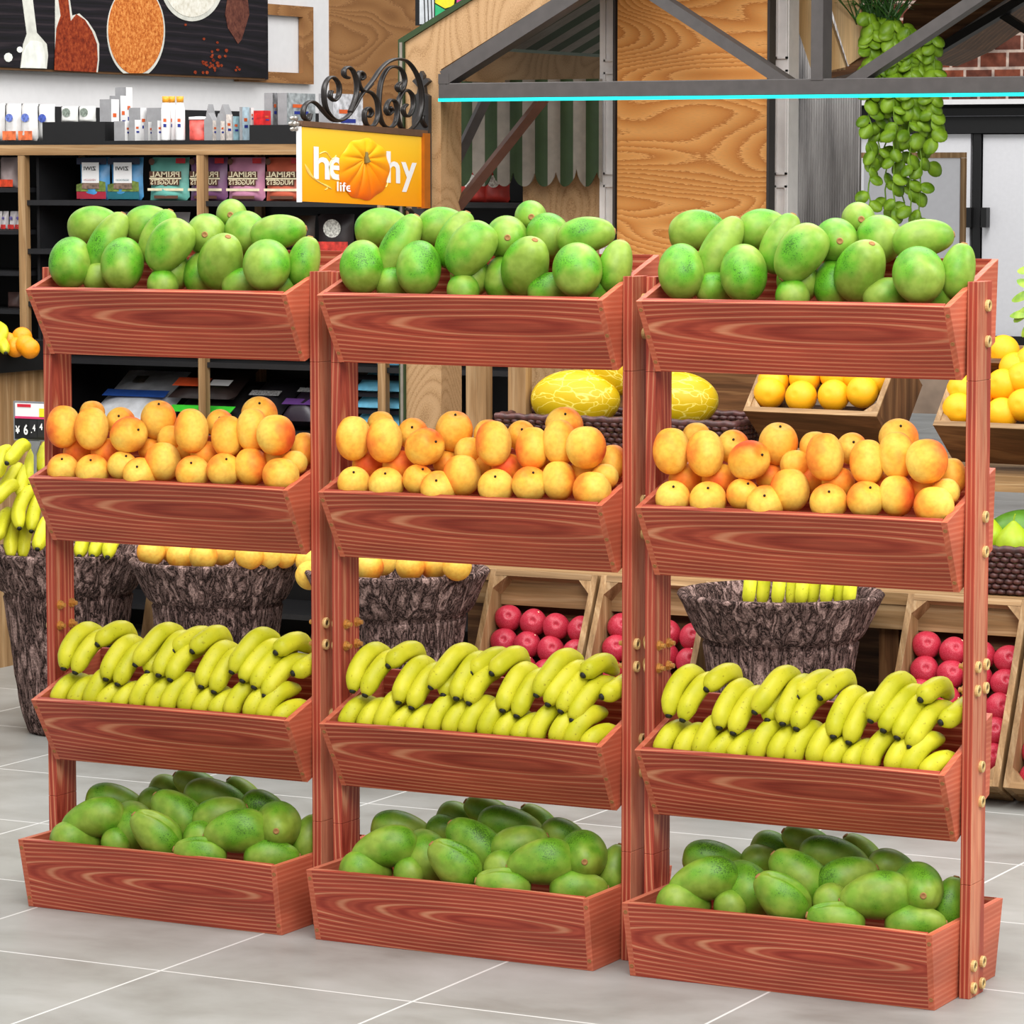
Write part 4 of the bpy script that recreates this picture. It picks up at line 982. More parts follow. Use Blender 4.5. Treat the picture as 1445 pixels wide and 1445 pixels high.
def prim_bag(px0,px1,col,dark,labelc,Y=3.55,yb=280,yt=222):
    x0_ = P2(px0,250,Y).x; x1_ = P2(px1,250,Y).x; zb_ = 1.369; zt_ = P2((px0+px1)/2,yt,Y).z; w = x1_-x0_; h = zt_-zb_
    o = thing('pet_food_bag',labelc,'bag',((x0_+x1_)/2,Y,zb_),'treat bags with mirrored lettering on the upper shelf')
    q = MB(); pillow(q,(0,0,0),w,h,.05,seed=px0); q.obj('pouch',plain('bag_'+dark,col,.35,.5,var=.08,scale=14),o,smooth=True)
    R = (1,0,0); U = (0,0,1); F_ = -.026
    M_c = plain('bag_cream',(226,214,180),.5); M_b = plain('bag_brown',(92,60,44),.5); M_r = plain('bag_red',(196,34,44),.5)
    q = MB(); patch(q,(0,F_,h*.60),R,U,w*.80,h*.15,0); patch(q,(-w*.02,F_,h*.42),R,U,w*.74,h*.14,0); q.obj('title_band',M_b,o)
    q = MB(); patch(q,(0,F_,h*.515),R,U,w*.80,h*.05,0); patch(q,(0,F_,h*.25),R,U,w*.9,h*.06,0); q.obj('cream_band',M_c,o)
    q = MB(); patch(q,(w*.36,F_+.006,h*.92),R,U,w*.24,h*.12,0); q.obj('red_flash',M_r,o)
    q = MB(); q.lathe([(.0001,.001),(w*.07,.001),(w*.075,0)],14,cap=(False,False)); q.v = [(v[0]-w*.36,F_+.004-v[2],v[1]+h*.90) for v in q.v]; q.obj('seal',M_b,o)
    q = MB(); q.add([(v[0],v[1]+0,v[2]) for v in [(-.006,F_-.001,h*.33),(.006,F_-.001,h*.33),(.006,F_-.001,h*.36),(-.006,F_-.001,h*.36)]],[(0,1,2,3)]); patch(q,(0,F_+.003,h*.075),R,U,w*.6,h*.07,0); q.obj('small_print',M_b,o)
    text('PRIMAL',(0,F_-.002,h*.605),R,U,w*.74,h*.13,M_c,o,mirror=True,bold=.02); text('NUGGETS',(-w*.02,F_-.002,h*.425),R,U,w*.68,h*.12,M_c,o,mirror=True,bold=.02)
    return o
prim_bag(212,268,(112,186,172),'teal','teal pet treat bag with mirrored brown title, left of the middle upright')
prim_bag(269,322,(128,84,124),'purple','purple pet treat bag partly hidden by the oak upright')
prim_bag(323,375,(206,142,172),'pink','pink pet treat bag with mirrored brown title')
prim_bag(376,430,(212,104,78),'coral','coral orange pet treat bag beside the yellow sign')
def ziwi(px0,px1,band,lab,key):
    Y = 3.54; x0_ = P2(px0,250,Y).x; x1_ = P2(px1,250,Y).x; zb_ = 1.369; zt_ = P2((px0+px1)/2,222,Y).z; w = x1_-x0_; h = zt_-zb_
    o = thing('pet_food_bag',lab,'bag',((x0_+x1_)/2,Y,zb_),'blue landscape bags on the upper shelf')
    q = MB(); pillow(q,(0,0,0),w,h,.05,seed=px0); q.obj('pouch',plain('bag_sky',(70,140,190),.35,.5,var=.15,scale=20),o,smooth=True)
    R=(1,0,0);U=(0,0,1);F_=-.0255
    q = MB(); patch(q,(0,F_+.006,h*.91),R,U,w*.98,h*.15); q.obj('top_band',plain('bag_navy',(32,38,62),.4),o)
    q = MB(); q.add([(-w*.48,F_+.001,h*.2),(w*.48,F_+.001,h*.2),(w*.48,F_,h*.42),(w*.25,F_,h*.46),(0,F_-.001,h*.36),(-w*.25,F_,h*.40),(-w*.48,F_+.001,h*.36)],[tuple(range(7))]); q.obj('hills',plain('bag_hills',(98,116,52),.5,var=.3,scale=60),o)
    q = MB(); patch(q,(0,F_+.003,h*.11),R,U,w*.96,h*.17); q.obj('base_band',plain('bag_'+key,band,.4),o)
    q = MB(); patch(q,(0,F_-.0005,h*.62),R,U,w*.56,h*.52); q.obj('white_label',M_white,o)
    q = MB(); patch(q,(0,F_-.001,h*.33),R,U,w*.56,h*.14); q.obj('cat_photo',plain('bag_taupe',(112,92,80),.5,var=.3,scale=80),o)
    text('ZIWI',(0,F_-.003,h*.74),R,U,w*.40,h*.09,M_black,o,mirror=True,bold=.01)
    text(key.upper(),(0,F_-.003,h*.47),R,U,w*.40,h*.04,plain('ink_'+key,band,.5),o,mirror=True,name='small_print')
ziwi(113,156,(150,34,52),'blue landscape pet food bag with crimson base band','venison')
ziwi(157,203,(30,96,108),'blue landscape pet food bag with teal base band','seafood')
# grocery on the top board
ZT = 1.552
def top_x(px,Y): return P2(px,200,Y).x
def sack(px0,px1,yt,col,lab,Y=3.52,zb_=ZT,band=None,emb=None,grp=None,d=.05):
    x0_ = P2(px0,200,Y).x; x1_ = P2(px1,200,Y).x; h = P2((px0+px1)/2,yt,Y).z-zb_; w = x1_-x0_
    o = thing('food_bag',lab,'bag',((x0_+x1_)/2,Y,zb_),grp)
    q = MB(); pillow(q,(0,0,0),w,h,d,seed=px0*.7); q.obj('pouch',plain('sack_%d_%d_%d'%col,col,.4,.5,var=.08,scale=22),o,smooth=True)
    if band:
        q = MB(); patch(q,(0,-d/2-.0005,h*.15),(1,0,0),(0,0,1),w*.86,h*.24); q.obj('base_band',plain('band_%d_%d_%d'%band,band,.5,var=.2,scale=60),o)
    if emb:
        q = MB(); q.lathe([(.0001,.001),(w*.24,.001)],16,cap=(False,False)); q.v = [(v[0],-d/2-.0008,v[1]*.9+h*.62) for v in q.v]; q.obj('emblem',plain('emb_%d_%d_%d'%emb,emb,.5,var=.3,scale=150),o)
    return o
for a_,b_,l in ((-14,8,'white and orange dog food sack cut off by the left edge'),(9,31,'white and orange dog food sack, second from the left edge'),(31,54,'white and orange dog food sack against the black riser')):
    sack(a_,b_,146,(206,204,202),l,band=(206,104,62),emb=(92,110,178),grp='white dog food sacks on top of the shelving')
sack(55,78,147,(214,214,212),'plain white food sack with blue swoosh behind the black riser',Y=3.62,emb=(70,90,170))
for a_,b_,l in ((87,111,'left white pouch on the black riser box'),(112,136,'right white pouch on the black riser box')):
    sack(a_,b_,150,(214,214,210),l,Y=3.58,zb_=P2(100,172,YG).z,emb=(120,130,120),d=.04,grp='white pouches on the riser')
M_grey = plain('carton_grey',(142,142,144),.5); M_bl = plain('carton_blue',(40,54,140),.5); M_or = plain('carton_orange',(214,96,44),.5)
def carton(px0,pxm,px1,yt,yb,lab,Y=3.5,zb_=ZT,name='carton',front=None,sidem=None,roof=False,grp='small white cartons on top of the shelving'):
    """front face px0..pxm, printed right side pxm..px1"""
    x0_ = P2(px0,180,Y).x; xm_ = P2(pxm,180,Y).x; yd = at(px1,180,'X',xm_).y-Y; z1 = P2(pxm,yt,Y).z; zb2 = zb_ if yb is None else P2(pxm,yb,Y).z
    o = thing(name,lab,'box',((x0_+xm_)/2,Y,zb2),grp); w = (xm_-x0_); h = z1-zb2
    q = MB()
    if roof:
        q.prism([(-w/2,0,0),(w/2,0,0),(w/2,0,h*.72),(0,0,h),(-w/2,0,h*.72)],(0,yd,0))
    else: q.box((-w/2,0,0),(w/2,yd,h))
    q.obj('box',front or M_grey,o)
    hh = h*.72 if roof else h
    q = MB(); patch(q,(w/2,yd/2,hh/2),(0,1,0),(0,0,1),yd,hh,lift=.0006); q.obj('printed_side',sidem or M_white,o)
    q = MB(); patch(q,(w/2,yd*.42,hh*.62),(0,1,0),(0,0,1),yd*.45,min(hh*.1,.012),lift=.0012); q.obj('orange_mark',M_or,o)
    q = MB(); patch(q,(w/2,yd*.5,hh*.42),(0,1,0),(0,0,1),yd*.5,min(hh*.09,.012),lift=.0012); q.obj('blue_mark',M_bl,o)
    return o
cs = [(141,157,168,140,202,3.56,'tall'),(155,170,179,135,202,3.63,'narrow'),(163,178,187,123,202,3.72,'tallest'),(161,176,188,171,202,3.47,'short'),(182,190,198,169,202,3.48,'short slim'),(182,198,208,152,202,3.58,'broad'),(203,209,220,172,202,3.48,'squat'),(214,222,229,170,202,3.48,'low'),(207,229,240,152,202,3.60,'wide')]
for i,(a_,b_,c_,yt,yb,Y,w_) in enumerate(cs):
    carton(a_,b_,c_,yt,None,'%s white carton with grey front, %s from left on top of the shelving' % (w_,ORD[i]),Y=Y)
for i,(a_,b_,yt) in enumerate(((230,239,136),(239,246,136),(249,260,136))):
    Y = 3.5+.03*(i==1); p = P2((a_+b_)/2,200,Y); h = P2(a_,yt,Y).z-ZT; r_ = .011
    o = thing('lotion_bottle',['white bottle with orange cap, left one of the touching pair','white bottle with orange cap, right one of the touching pair','white bottle with orange cap standing alone beside the red tub'][i],'bottle',(p.x,Y,ZT),'white bottles on top of the shelving')
    q = MB(); q.lathe([(.0135,0),(.015,.004),(.015,h*.7),(.011,h*.84),(.010,h*.86)],20); q.obj('bottle',M_white,o,smooth=True)
    q = MB(); q.lathe([(.0105,h*.86),(.0115,h),(.0095,h)],20); q.obj('cap',plain('orange_cap',(226,156,44),.4),o,smooth=True)
    q = MB()
    for zz,mi in ((.46,0),(.34,1)): patch(q,(.006,-.0150,h*zz),(1,0,0),(0,0,1),.011,.010,mi)
    q.obj('label_mark',[M_or,M_bl],o)
p = P2(275,200,3.52); h = P2(275,165,3.52).z-ZT
o = thing('formula_tub','red and white tub with white lid on top of the shelving','tub',(p.x,3.52+.03,ZT)); q = MB(); q.lathe([(.032,0),(.033,.004),(.033,h*.9)],28); q.obj('tub',plain('tub_red',(206,84,76),.4,var=.25,scale=40),o,smooth=True); q = MB(); q.lathe([(.035,h*.88),(.035,h),(.002,h+.002)],28); q.obj('lid',M_white,o,smooth=True)
for i,(a_,b_,c_,yt,Y) in enumerate(((288,300,308,159,3.52),(291,297,304,147,3.62),(305,311,317,160,3.50),(309,319,328,147,3.60))):
    carton(a_,b_,c_,yt,None,'gable-topped white carton, %s of four between tub and black riser' % ORD[i],Y=Y,roof=True,name='gable_carton',sidem=plain('gable_print',(222,212,204),.5,var=.12,scale=90),grp='gable-topped cartons')
carton(327,329,338,164,None,'teal and white carton right of the gable cartons',Y=3.5,sidem=plain('teal_print',(150,186,196),.5,var=.15,scale=60))
carton(338,342,352,151,None,'tall pale blue carton touching the black riser',Y=3.52,sidem=plain('pale_blue_print',(176,200,212),.5,var=.12,scale=60))
zr_ = P2(390,178,YG).z
carton(352,354,358,152,None,'slim white carton at the left end of the right riser',Y=3.5,zb_=zr_)
carton(358,372,382,156,None,'red carton with yellow mark on the right riser',Y=3.5,zb_=zr_,front=plain('red_carton',(186,30,30),.4,var=.2,scale=60),sidem=plain('red_carton2',(196,36,40),.4))
carton(373,385,392,131,None,'grey blister pack behind the red carton',Y=3.58,zb_=zr_,sidem=plain('blister',(120,120,122),.3,.6,var=.3,scale=50))
o = carton(392,405,445,131,None,'large grey scissors pack behind the iron scrolls',Y=3.58,zb_=zr_,sidem=plain('scissor_card',(150,156,158),.3,.6,var=.25,scale=50))
carton(450,470,512,132,None,'pale craft pack right of the scissors pack behind the scrolls',Y=3.60,zb_=ZT,sidem=plain('craft_card',(196,196,200),.4,var=.2,scale=60))
# second row, mostly hidden by the mangoes
sack(448,500,302,(48,40,42),'dark food bag with white top label, right of the mango pile',Y=3.56,zb_=1.216,band=(196,60,50),emb=(206,202,190))
sack(384,445,304,(60,44,34),'brown and black food bag behind the left rack\'s mangoes',Y=3.57,zb_=1.216,emb=(150,120,60))
sack(150,268,299,(188,184,186),'pale silver sack lying behind the left rack\'s mangoes',Y=3.6,zb_=1.216)
# left bay
sack(0,26,222,(178,160,158),'clear pack of red and white treats at the far left of the shelving',Y=3.55,zb_=1.406,band=(206,70,40))
for i,(a_,b_) in enumerate(((-9,2),(3,11),(13,23),(23,32))):
    sack(a_,b_,298,(196,190,190),'small white and red pouch, %s from the left edge below the clear pack' % ORD[i],Y=3.55,zb_=1.274,band=(176,44,40),emb=(110,100,160),d=.03,grp='small pouches in the left bay')
sack(8,26,384,(120,130,132),'grey sachet lying in the left bay of the shelving',Y=3.56,zb_=1.144,d=.03)
sack(8,27,412,(110,84,80),'dim brown pack in the left bay under the sachet',Y=3.6,zb_=1.024,d=.03)
# lying sacks on the low shelf
def lying(px0,px1,py0,py1,col,lab,Y,parts=(),th=.05,dep=.24,rot=0):
    x0_ = P2(px0,py1,Y).x; x1_ = P2(px1,py1,Y).x; z = P2((px0+px1)/2,py1,Y).z
    o = thing('food_sack',lab,'sack',((x0_+x1_)/2,Y,z),'sacks lying on the low shelf'); w = x1_-x0_
    q = MB(); s0 = len(q.v); pillow(q,(0,-dep/2,0),w,dep,th,up=(0,1,.55),right=(1,0,0),seed=px0); 
    dz = min(v[2] for v in q.v); q.v = [(v[0],v[1]+dep/2,v[2]-dz) for v in q.v]
    q.obj('sack',plain('lying_%d_%d_%d'%col,col,.35,.5,var=.1,scale=24),o,smooth=True)
    for nm,mat,cx,cz,ww_,hh in parts:
        q = MB(); patch(q,(cx*w,cz*dep*.876,th*.62+cz*dep*.482+.012),(1,0,0),(0,1,.55),ww_*w,hh*dep,lift=.004); q.obj(nm,mat,o)
    return o
M_dk = plain('sack_black_print',(34,32,36),.4); M_gn = plain('sack_green',(60,190,50),.4)
lying(118,228,545,600,(196,198,202),'white sack with a blue band lying on the low shelf',3.50,[('blue_band',plain('sack_blue',(44,82,160),.4),0,.30,.80,.13),('printed_emblem',plain('sack_photo',(60,54,46),.5,var=.4,scale=40),-.1,.58,.16,.12)],.06,.30)
lying(236,330,565,600,(36,34,34),'black sack with bright green edge under the orange one',3.50,[('green_band',M_gn,0,.03,.95,.16)],.05)
lying(236,330,540,566,(40,30,28),'black sack with orange and white label lying on another sack',3.52,[('orange_label',plain('sack_orange',(214,84,44),.4),-.18,.12,.5,.2),('white_band',M_white,.25,.12,.3,.14)],.045)
lying(330,390,560,602,(38,36,40),'black sack with white print beside the oak upright',3.50,[('white_print',plain('faint_print',(150,150,150),.5,var=.4,scale=200),0,.3,.7,.12)],.08)
lying(394,446,555,604,(40,30,42),'black and purple sack behind the left rack\'s right post',3.50,[('purple_band',plain('sack_purple',(86,52,110),.4),0,.12,.95,.14),('white_print',plain('faint_print',(150,150,150),.5),0,.4,.7,.1)],.08)
for i,(ya,lab) in enumerate(((604,'lowest pale blue sack of the stack seen between left and middle rack'),(580,'middle pale blue sack of the stack between left and middle rack'),(556,'topmost pale blue sack of the stack between left and middle rack'))):
    lying(498,580,ya-24,ya,(96,170,200),lab,3.50,[('black_edge',M_dk,0,.02,.95,.12)],.05)
for i,(a_,b_,l) in enumerate(((648,690,'red snack bag at the left inside the stall, on the black shelf'),(684,720,'red snack bag right of the brown brace, on the black shelf'))):
    sack(a_,b_,238,(196,62,52),l,Y=3.52,zb_=1.368,emb=(220,200,190),grp='red bags seen through the stall')
sack(650,675,520,(206,140,60),'orange pack just right of the birch post low down',Y=3.55,zb_=.876)

# ------------------------------------------------------------------ counter at the far left
co = thing('wooden_counter','oak counter with a black tray top at the far left','counter',(-2.3,2.6,0))
XCn = P2(62,560,3.0).x; xr = XCn+2.3
MB().box((xr-.5,-.9,0),(xr,.4,.872)).obj('cabinet',M_oakZ,co)
q = MB(); e_ = .03; q.box((xr-.5,-.9,.872),(xr+e_,.42,.886)); q.box((xr+e_-.012,-.9,.886),(xr+e_,.42,.958)); q.box((xr-.5,.405,.886),(xr+e_-.012,.42,.958)); q.box((xr-.5,-.9,.886),(xr-.488,.405,.958)); q.obj('tray',M_black,co)
items = []
def orange(p, r, mat, lab, grp, name='orange'):
    if 'orange' not in MESHES:
        def f(t,a):
            th = PI*t; z = -math.cos(th)*.97+ (-.07*math.exp(-((th-PI)/.16)**2)); return math.sin(th)*(1 if th < 3 else 1), z
        MESHES['orange'] = fruit_mesh(f,20,32,M_orange,'orange')
    me = MESHES['orange']
    if mat is not M_orange:
        if 'orange2' not in MESHES: MESHES['orange2'] = me.copy(); MESHES['orange2'].materials[0] = mat
        me = MESHES['orange2']
    o = D.objects.new(name,me); COL.objects.link(o); o.location = p; o.scale = (r,r,r)
    ax = -FW*random.uniform(.3,1)+RT*random.uniform(-.6,.6)+UP*random.uniform(-.3,.6)
    o.rotation_mode = 'QUATERNION'; o.rotation_quaternion = orient(ax, RT)
    return tag(o,lab,'orange',grp)
random.seed(3)
for i,(x,y) in enumerate(((31,476),(36,487),(42,492),(10,483),(22,490))):
    orange(at(x,y,'Y',2.78+.03*(i==0)),.030,M_orange2,'orange in the black counter tray, %s' % ['topmost','right of centre','rightmost','leftmost','middle of the front'][i],'oranges on the counter')
for i,b in enumerate(([(-8,495),(0,480),(4,468),(-4,455)],[(8,498),(4,485),(-4,478),(-14,474)])):
    mm = banana('banana',[at(x,y,'Y',2.70+.02*k) for k,(x,y) in enumerate(b)],.017); o = put_banana(mm); tag(o,['banana at the left edge on the counter, upper one','banana at the left edge on the counter, lower one'][i],'banana','bananas on the counter')

# ------------------------------------------------------------------ bark pots
def bark_disp(seed):
    def f(a,z,r):
        v = Vector((math.cos(a)*3.2+seed, math.sin(a)*3.2, z*4.5))
        n1 = mnoise.fractal(v*2.2,.9,2.1,5); rid = abs(mnoise.noise(Vector((math.cos(a)*9+seed,math.sin(a)*9,z*7))))
        return .003*n1 + .005*min(rid*2.2,.6) - .003
    return f
PPOT = [(.105,0),(.112,.01),(.118,.03)]+[(.118+.05*((z-.03)/.33)**.8,z) for z in [.03+.011*k for k in range(1,31)]]+[(.164,.362),(.166,.37),(.176,.376),(.184,.388),(.191,.402),(.198,.418),(.205,.434),(.212,.450),(.219,.464),(.224,.474),(.220,.480),(.212,.481),(.205,.474),(.196,.455),(.186,.42),(.165,.40),(.10,.395),(.001,.395)]
def bark_pot(px, lab, s=1.0, seed=0, Y=1.87):
    X = P2(px,800,Y).x
    m = MB(); m.lathe([(r*s,z) for r,z in PPOT],150,disp=bark_disp(seed),cap=(True,False))
    o = m.obj('bark_pot',M_bark,None,smooth=True); o.location = (X,Y,0); return tag(o,lab,'pot','bark-covered pots in front of the fruit stand')
bark_pot(96,'bark-covered pot heaped with bananas at the left edge',1.0,1)
bark_pot(306,'bark-covered pot of peaches behind the left rack',1.0,5)
bark_pot(560,'bark-covered pot of peaches behind the middle rack',1.04,9)
bark_pot(1102,'bark-covered pot with upright bananas behind the right rack',1.09,14)
# fruit in the pots
PB = [((40,857),(78,812),(122,760),(165,765)),((-22,940),(2,870),(20,805),(55,765)),((-10,1050),(30,985),(78,915),(120,865)),((-50,1090),(8,1030),(60,985),(95,1000)),((110,1226),(106,1130),(142,1040),(195,990)),((178,1242),(188,1150),(218,1062),(262,1002)),((-20,1290),(0,1230),(22,1170),(55,1115)),((62,1390),(60,1290),(76,1205),(112,1160)),((128,1392),(134,1295),(160,1210),(205,1180)),((212,1345),(228,1285),(256,1210),(292,1150)),((166,985),(172,900),(192,820),(232,765)),((238,905),(250,830),(272,770),(312,740)),((112,1040),(128,960),(152,905),(184,872)),((250,1000),(262,930),(285,880),(320,850))]
items = []
for i,b in enumerate(PB):
    d0 = 1.70 + .03*(i%3) + (.08 if i in (10,11,12,13) else 0)
    pts = [at(x/4.017, 440+y/4.017,'Y',d0+.03*k) for k,(x,y) in enumerate(b)]
    mm = banana('banana',pts,.0185); o = put_banana(mm); items.append((o,0,'heap',b[1][0])); tag(o,None,'banana','bananas in the left bark pot')
for i,b in enumerate((((450,1385),(462,1330),(480,1270),(510,1240)),((525,1385),(548,1330),(560,1280),(590,1250)),((610,1390),(625,1330),(650,1290),(690,1260)))):
    pts = [at(x/4.017, 440+y/4.017,'Y',1.74+.03*k) for k,(x,y) in enumerate(b)]
    mm = banana('banana',pts,.0185); o = put_banana(mm); items.append((o,0,'heap',b[1][0])); tag(o,None,'banana','bananas in the left bark pot')
L = sorted(items,key=lambda t:t[3])
for i,it in enumerate(L): it[0]['label'] = 'banana heaped in the left bark pot, %s' % ('leftmost' if i==0 else 'rightmost' if i==len(L)-1 else ORD[i]+' from left')
items = []
for i,x in enumerate((455,505,560,610,645,685,735,782,818)):
    X0 = 880+x/2.557; pts = [at(X0-3,855,'Y',1.80+.02*(i%2)),at(X0,830,'Y',1.80+.02*(i%2)),at(X0+3,800,'Y',1.83),at(X0+8,772,'Y',1.88)]
    mm = banana('banana',pts,.0155,green=True); o = put_banana(mm); tag(o,'banana upright in the right bark pot, %s' % ('leftmost' if i==0 else 'rightmost' if i==8 else ORD[i]+' from left'),'banana','bananas in the right bark pot')
def pot_peach(x,y,Y,stem,lab,R=.036):
    ax = screen_dir(.1,-.8,-.6) if stem else screen_dir(random.uniform(-.5,.5),-.6,.5)
    q = orient(ax, RT*random.uniform(-1,1)-FW*.5); me = peach_mesh(R,R*.98)
    o = put_fruit('peach',me,at(x,y,'Y',Y),q,0,[('stem',STEM,(0,0,R*.83),Quaternion())] if stem else [])
    return tag(o,lab,'peach','peaches in the bark pots')
random.seed(6)
for i,(x,y,Y,s) in enumerate(((213,779,1.76,0),(245,775,1.84,0),(255,785,1.78,0),(287,785,1.74,1),(313,778,1.82,0),(352,784,1.75,0),(378,783,1.80,0),(400,782,1.84,0),(300,768,1.90,0),(265,768,1.90,0))):
    pot_peach(x,y,Y,s,'peach in the bark pot behind the left rack, %s' % ORD[i] if False else 'peach in the bark pot behind the left rack, %s' % ['leftmost','behind the leftmost','third along the front','with its black stem showing','right of the stemmed one','largest in the right half','second from the right','rightmost','hindmost in the middle','hindmost on the left'][i])
for i,(x,y,Y,s) in enumerate(((521,800,1.76,1),(540,792,1.86,0),(579,799,1.76,0),(612,797,1.82,0),(645,799,1.78,0),(437,812,1.76,0),(437,792,1.86,0))):
    pot_peach(x,y,Y,s,'peach in the bark pot behind the middle rack, %s' % ['leftmost, beside the rack post','half hidden at the back left','left of centre at the front','small gap filler right of centre','rightmost','hanging over the left rim','at the left rim behind another'][i])
# price tag on a stake
pt_ = thing('price_tag','grey price tag reading ¥6.44 staked in the left bark pot','sign',at(48,640,'Y',1.81))
def pl_(x,y,Y=1.81): return at(x,y,'Y',Y)-pt_.location
M_tg = plain('tag_grey',(124,126,130),.5)
a,b_ = pl_(19.5,621),pl_(78,568); q = MB(); q.box((a.x,0,a.z),(b_.x,.008,b_.z)); q.obj('holder',M_tg,pt_)
q = MB(); q.prism([pl_(39,621),pl_(58,621),pl_(50,642),pl_(49.5,775),pl_(48,775),pl_(47.5,642)],(0,.006,0)); q.obj('stake',M_tg,pt_)
def tq(nm,mat,x0,y0,x1,y1,l): 
    a,b_ = pl_(x0,y1),pl_(x1,y0); q = MB(); q.box((a.x,-l,a.z),(b_.x,-l+.001,b_.z)); q.obj(nm,mat,pt_)
tq('card',M_white,22,570.5,76,589,.0015); tq('red_header',plain('tag_red',(196,30,50),.5),25,570.5,44,574,.0025); tq('yellow_box',plain('tag_yellow',(240,220,40),.5),56,577,76,589,.0025); tq('magenta_line',plain('tag_magenta',(210,60,110),.5),22,589,76,590,.0025); tq('number_board',M_black,21.5,591,76,619,.0015)
for bx in (32,43,54,67): tq('flip_card',plain('flip_black',(34,34,36),.4),bx,593,bx+9.5,617,.002) if bx > 32 else None
rr_,uu_ = (1,0,0),(0,0,1)
def tx(s,x,y,w,h): 
    k = F/((at(x,y,'Y',1.81)-CAM).dot(FW)); text(s,pl_(x,y)+Vector((0,-.004,0)),rr_,uu_,w/k/.887,h/k,M_white,pt_,bold=.03)
tx('¥',26.5,606,7,11); tx('6',38,606,6.5,15); tx('.',46,610,1.6,2); tx('4',49.5,603.5,4.5,9.5); tx('4',59.5,602,4.6,9.5)

# ------------------------------------------------------------------ tiered fruit stand
fs_ = thing('fruit_stand','two-level oak fruit stand carrying crates, baskets and pots\' backdrop','stand',(.9,2.12,0))
fs_['label'] = 'long two-level oak fruit stand behind the racks, holding crates and baskets'
def fl_(p): return Vector(p)-fs_.location
X0S, X1S = -.33, 2.4
MB().box(fl_((X0S,2.12,.432)),fl_((X1S,2.72,.46))).obj('deck',M_oakX,fs_)
MB().box(fl_((X0S,2.125,.372)),fl_((X1S,2.15,.432))).obj('front_beam',M_oakX,fs_)
MB().box(fl_((X0S,2.45,0)),fl_((X1S,2.47,.432))).obj('dark_backing',M_doakX,fs_)  # added dark sheet standing for the dark space under the deck
for x in (X0S,.3,.95,1.7,2.35): MB().box(fl_((x,2.16,0)),fl_((x+.05,2.2,.432))).obj('leg',M_doakZ,fs_)
MB().box(fl_((X0S,2.36,.69)),fl_((X1S,2.98,.728))).obj('upper_shelf',M_oakX,fs_)
for x in (X0S,.72,2.35): 
    MB().box(fl_((x,2.9,.46)),fl_((x+.05,2.94,.69))).obj('upper_leg',M_oakZ,fs_)
bbx = P2(1075,520,2.95).x
MB().box(fl_((-.14,2.95,.728)),fl_((bbx,2.97,1.013))).obj('back_board',M_doakX,fs_)
MB().box(fl_((bbx+.006,2.95,.83)),fl_((X1S,2.97,1.0))).obj('back_board',plain('grey_oak',(122,106,92),.6,var=.15,scale=12),fs_)
MB().box(fl_((bbx,2.94,1.0)),fl_((X1S,2.975,1.013))).obj('cap_rail',M_oakX,fs_)
for xa_,xb_,Y in ((P2(657.5,550,2.5).x,P2(686,550,2.5).x,2.5),(P2(717,550,2.5).x,P2(742,550,2.5).x,2.5)):
    MB().box(fl_((xa_,Y,.728)),fl_((xb_,Y+.035,1.02))).obj('end_slat',M_oakZ,fs_)
# leaning planks seen under the pots
for a_,b_,l in ((186,224,'oak plank leaning behind the pot of peaches, left side'),(424,446,'oak plank upright behind the left rack\'s right post')):
    x0_,x1_ = P2(a_,850,2.1).x,P2(b_,850,2.1).x; q = MB(); q.prism([(x0_,2.08,0),(x1_,2.08,0),(x1_+.03,2.16,.46),(x0_+.03,2.16,.46)],(0,.02,0)); tag(q.obj('plank',M_oakZ),l,'plank','planks behind the pots')

# crates of red fruit leaning on the stand
LEAN = math.radians(25); CV = Vector((0,math.sin(LEAN),math.cos(LEAN))); CN = Vector((0,-math.cos(LEAN),math.sin(LEAN))); CU = Vector((1,0,0))
CW, CL, CD = .30, .455, .115
def cbox(mb,o,u0,u1,v0,v1,w0,w1,mi=0,U=CU,V=CV,Nn=CN):
    p = lambda u,v,w: Vector(o)+U*u+V*v+Nn*w
    vs = [p(u0,v0,w0),p(u1,v0,w0),p(u1,v1,w0),p(u0,v1,w0),p(u0,v0,w1),p(u1,v0,w1),p(u1,v1,w1),p(u0,v1,w1)]
    return mb.add(vs,[(0,3,2,1),(4,5,6,7),(0,1,5,4),(1,2,6,5),(2,3,7,6),(3,0,4,7)],mi)
def make_crate(lab):
    o = thing('fruit_crate',lab,'crate',(0,0,0),'oak crates of red fruit leaning on the stand'); T = .016
    for u0 in (0,CW-T): cbox(MB(),(0,0,0),u0,u0+T,0,CL,0,CD).obj('side_board',M_oakZ,o,bevel=.001)
    for v0 in (0,CL-T):
        for w0,w1 in ((0,.05),(.062,CD)): cbox(MB(),(0,0,0),T,CW-T,v0,v0+T,w0,w1).obj('end_slat',M_oakX,o)
    for k in range(5): cbox(MB(),(0,0,0),T,CW-T,T+k*.086,T+k*.086+.076,.0,.008).obj('back_slat',M_doakX,o)
    for cu,cv,su,sv in ((T,T,1,1),(CW-T,T,-1,1),(T,CL-T,1,-1),(CW-T,CL-T,-1,-1)):
        q = MB(); a = CU*cu+CV*cv; k = .034; q.prism([a,a+CU*su*k,a+CV*sv*k],CN*(CD-.001) ); q.obj('corner_block',M_oakZ,o)
    return o
def plum_mesh():
    def f(t,a):
        th = PI*t; return math.sin(th)*(1+.02*math.cos(3*a+1)), -math.cos(th)*.95 - .22*math.exp(-((th-PI)/.16)**2)
    return fruit_mesh(f,22,32,M_plum,'red_fruit')
PLUM = plum_mesh(); _q = MB(); _q.ball((0,0,0),(.08,.08,.05),8,6); PST = _q.mesh('highlight_spot',plain('highlight_spot',(238,214,170),.5),True)  # cream spot painted on each red fruit as a small highlight
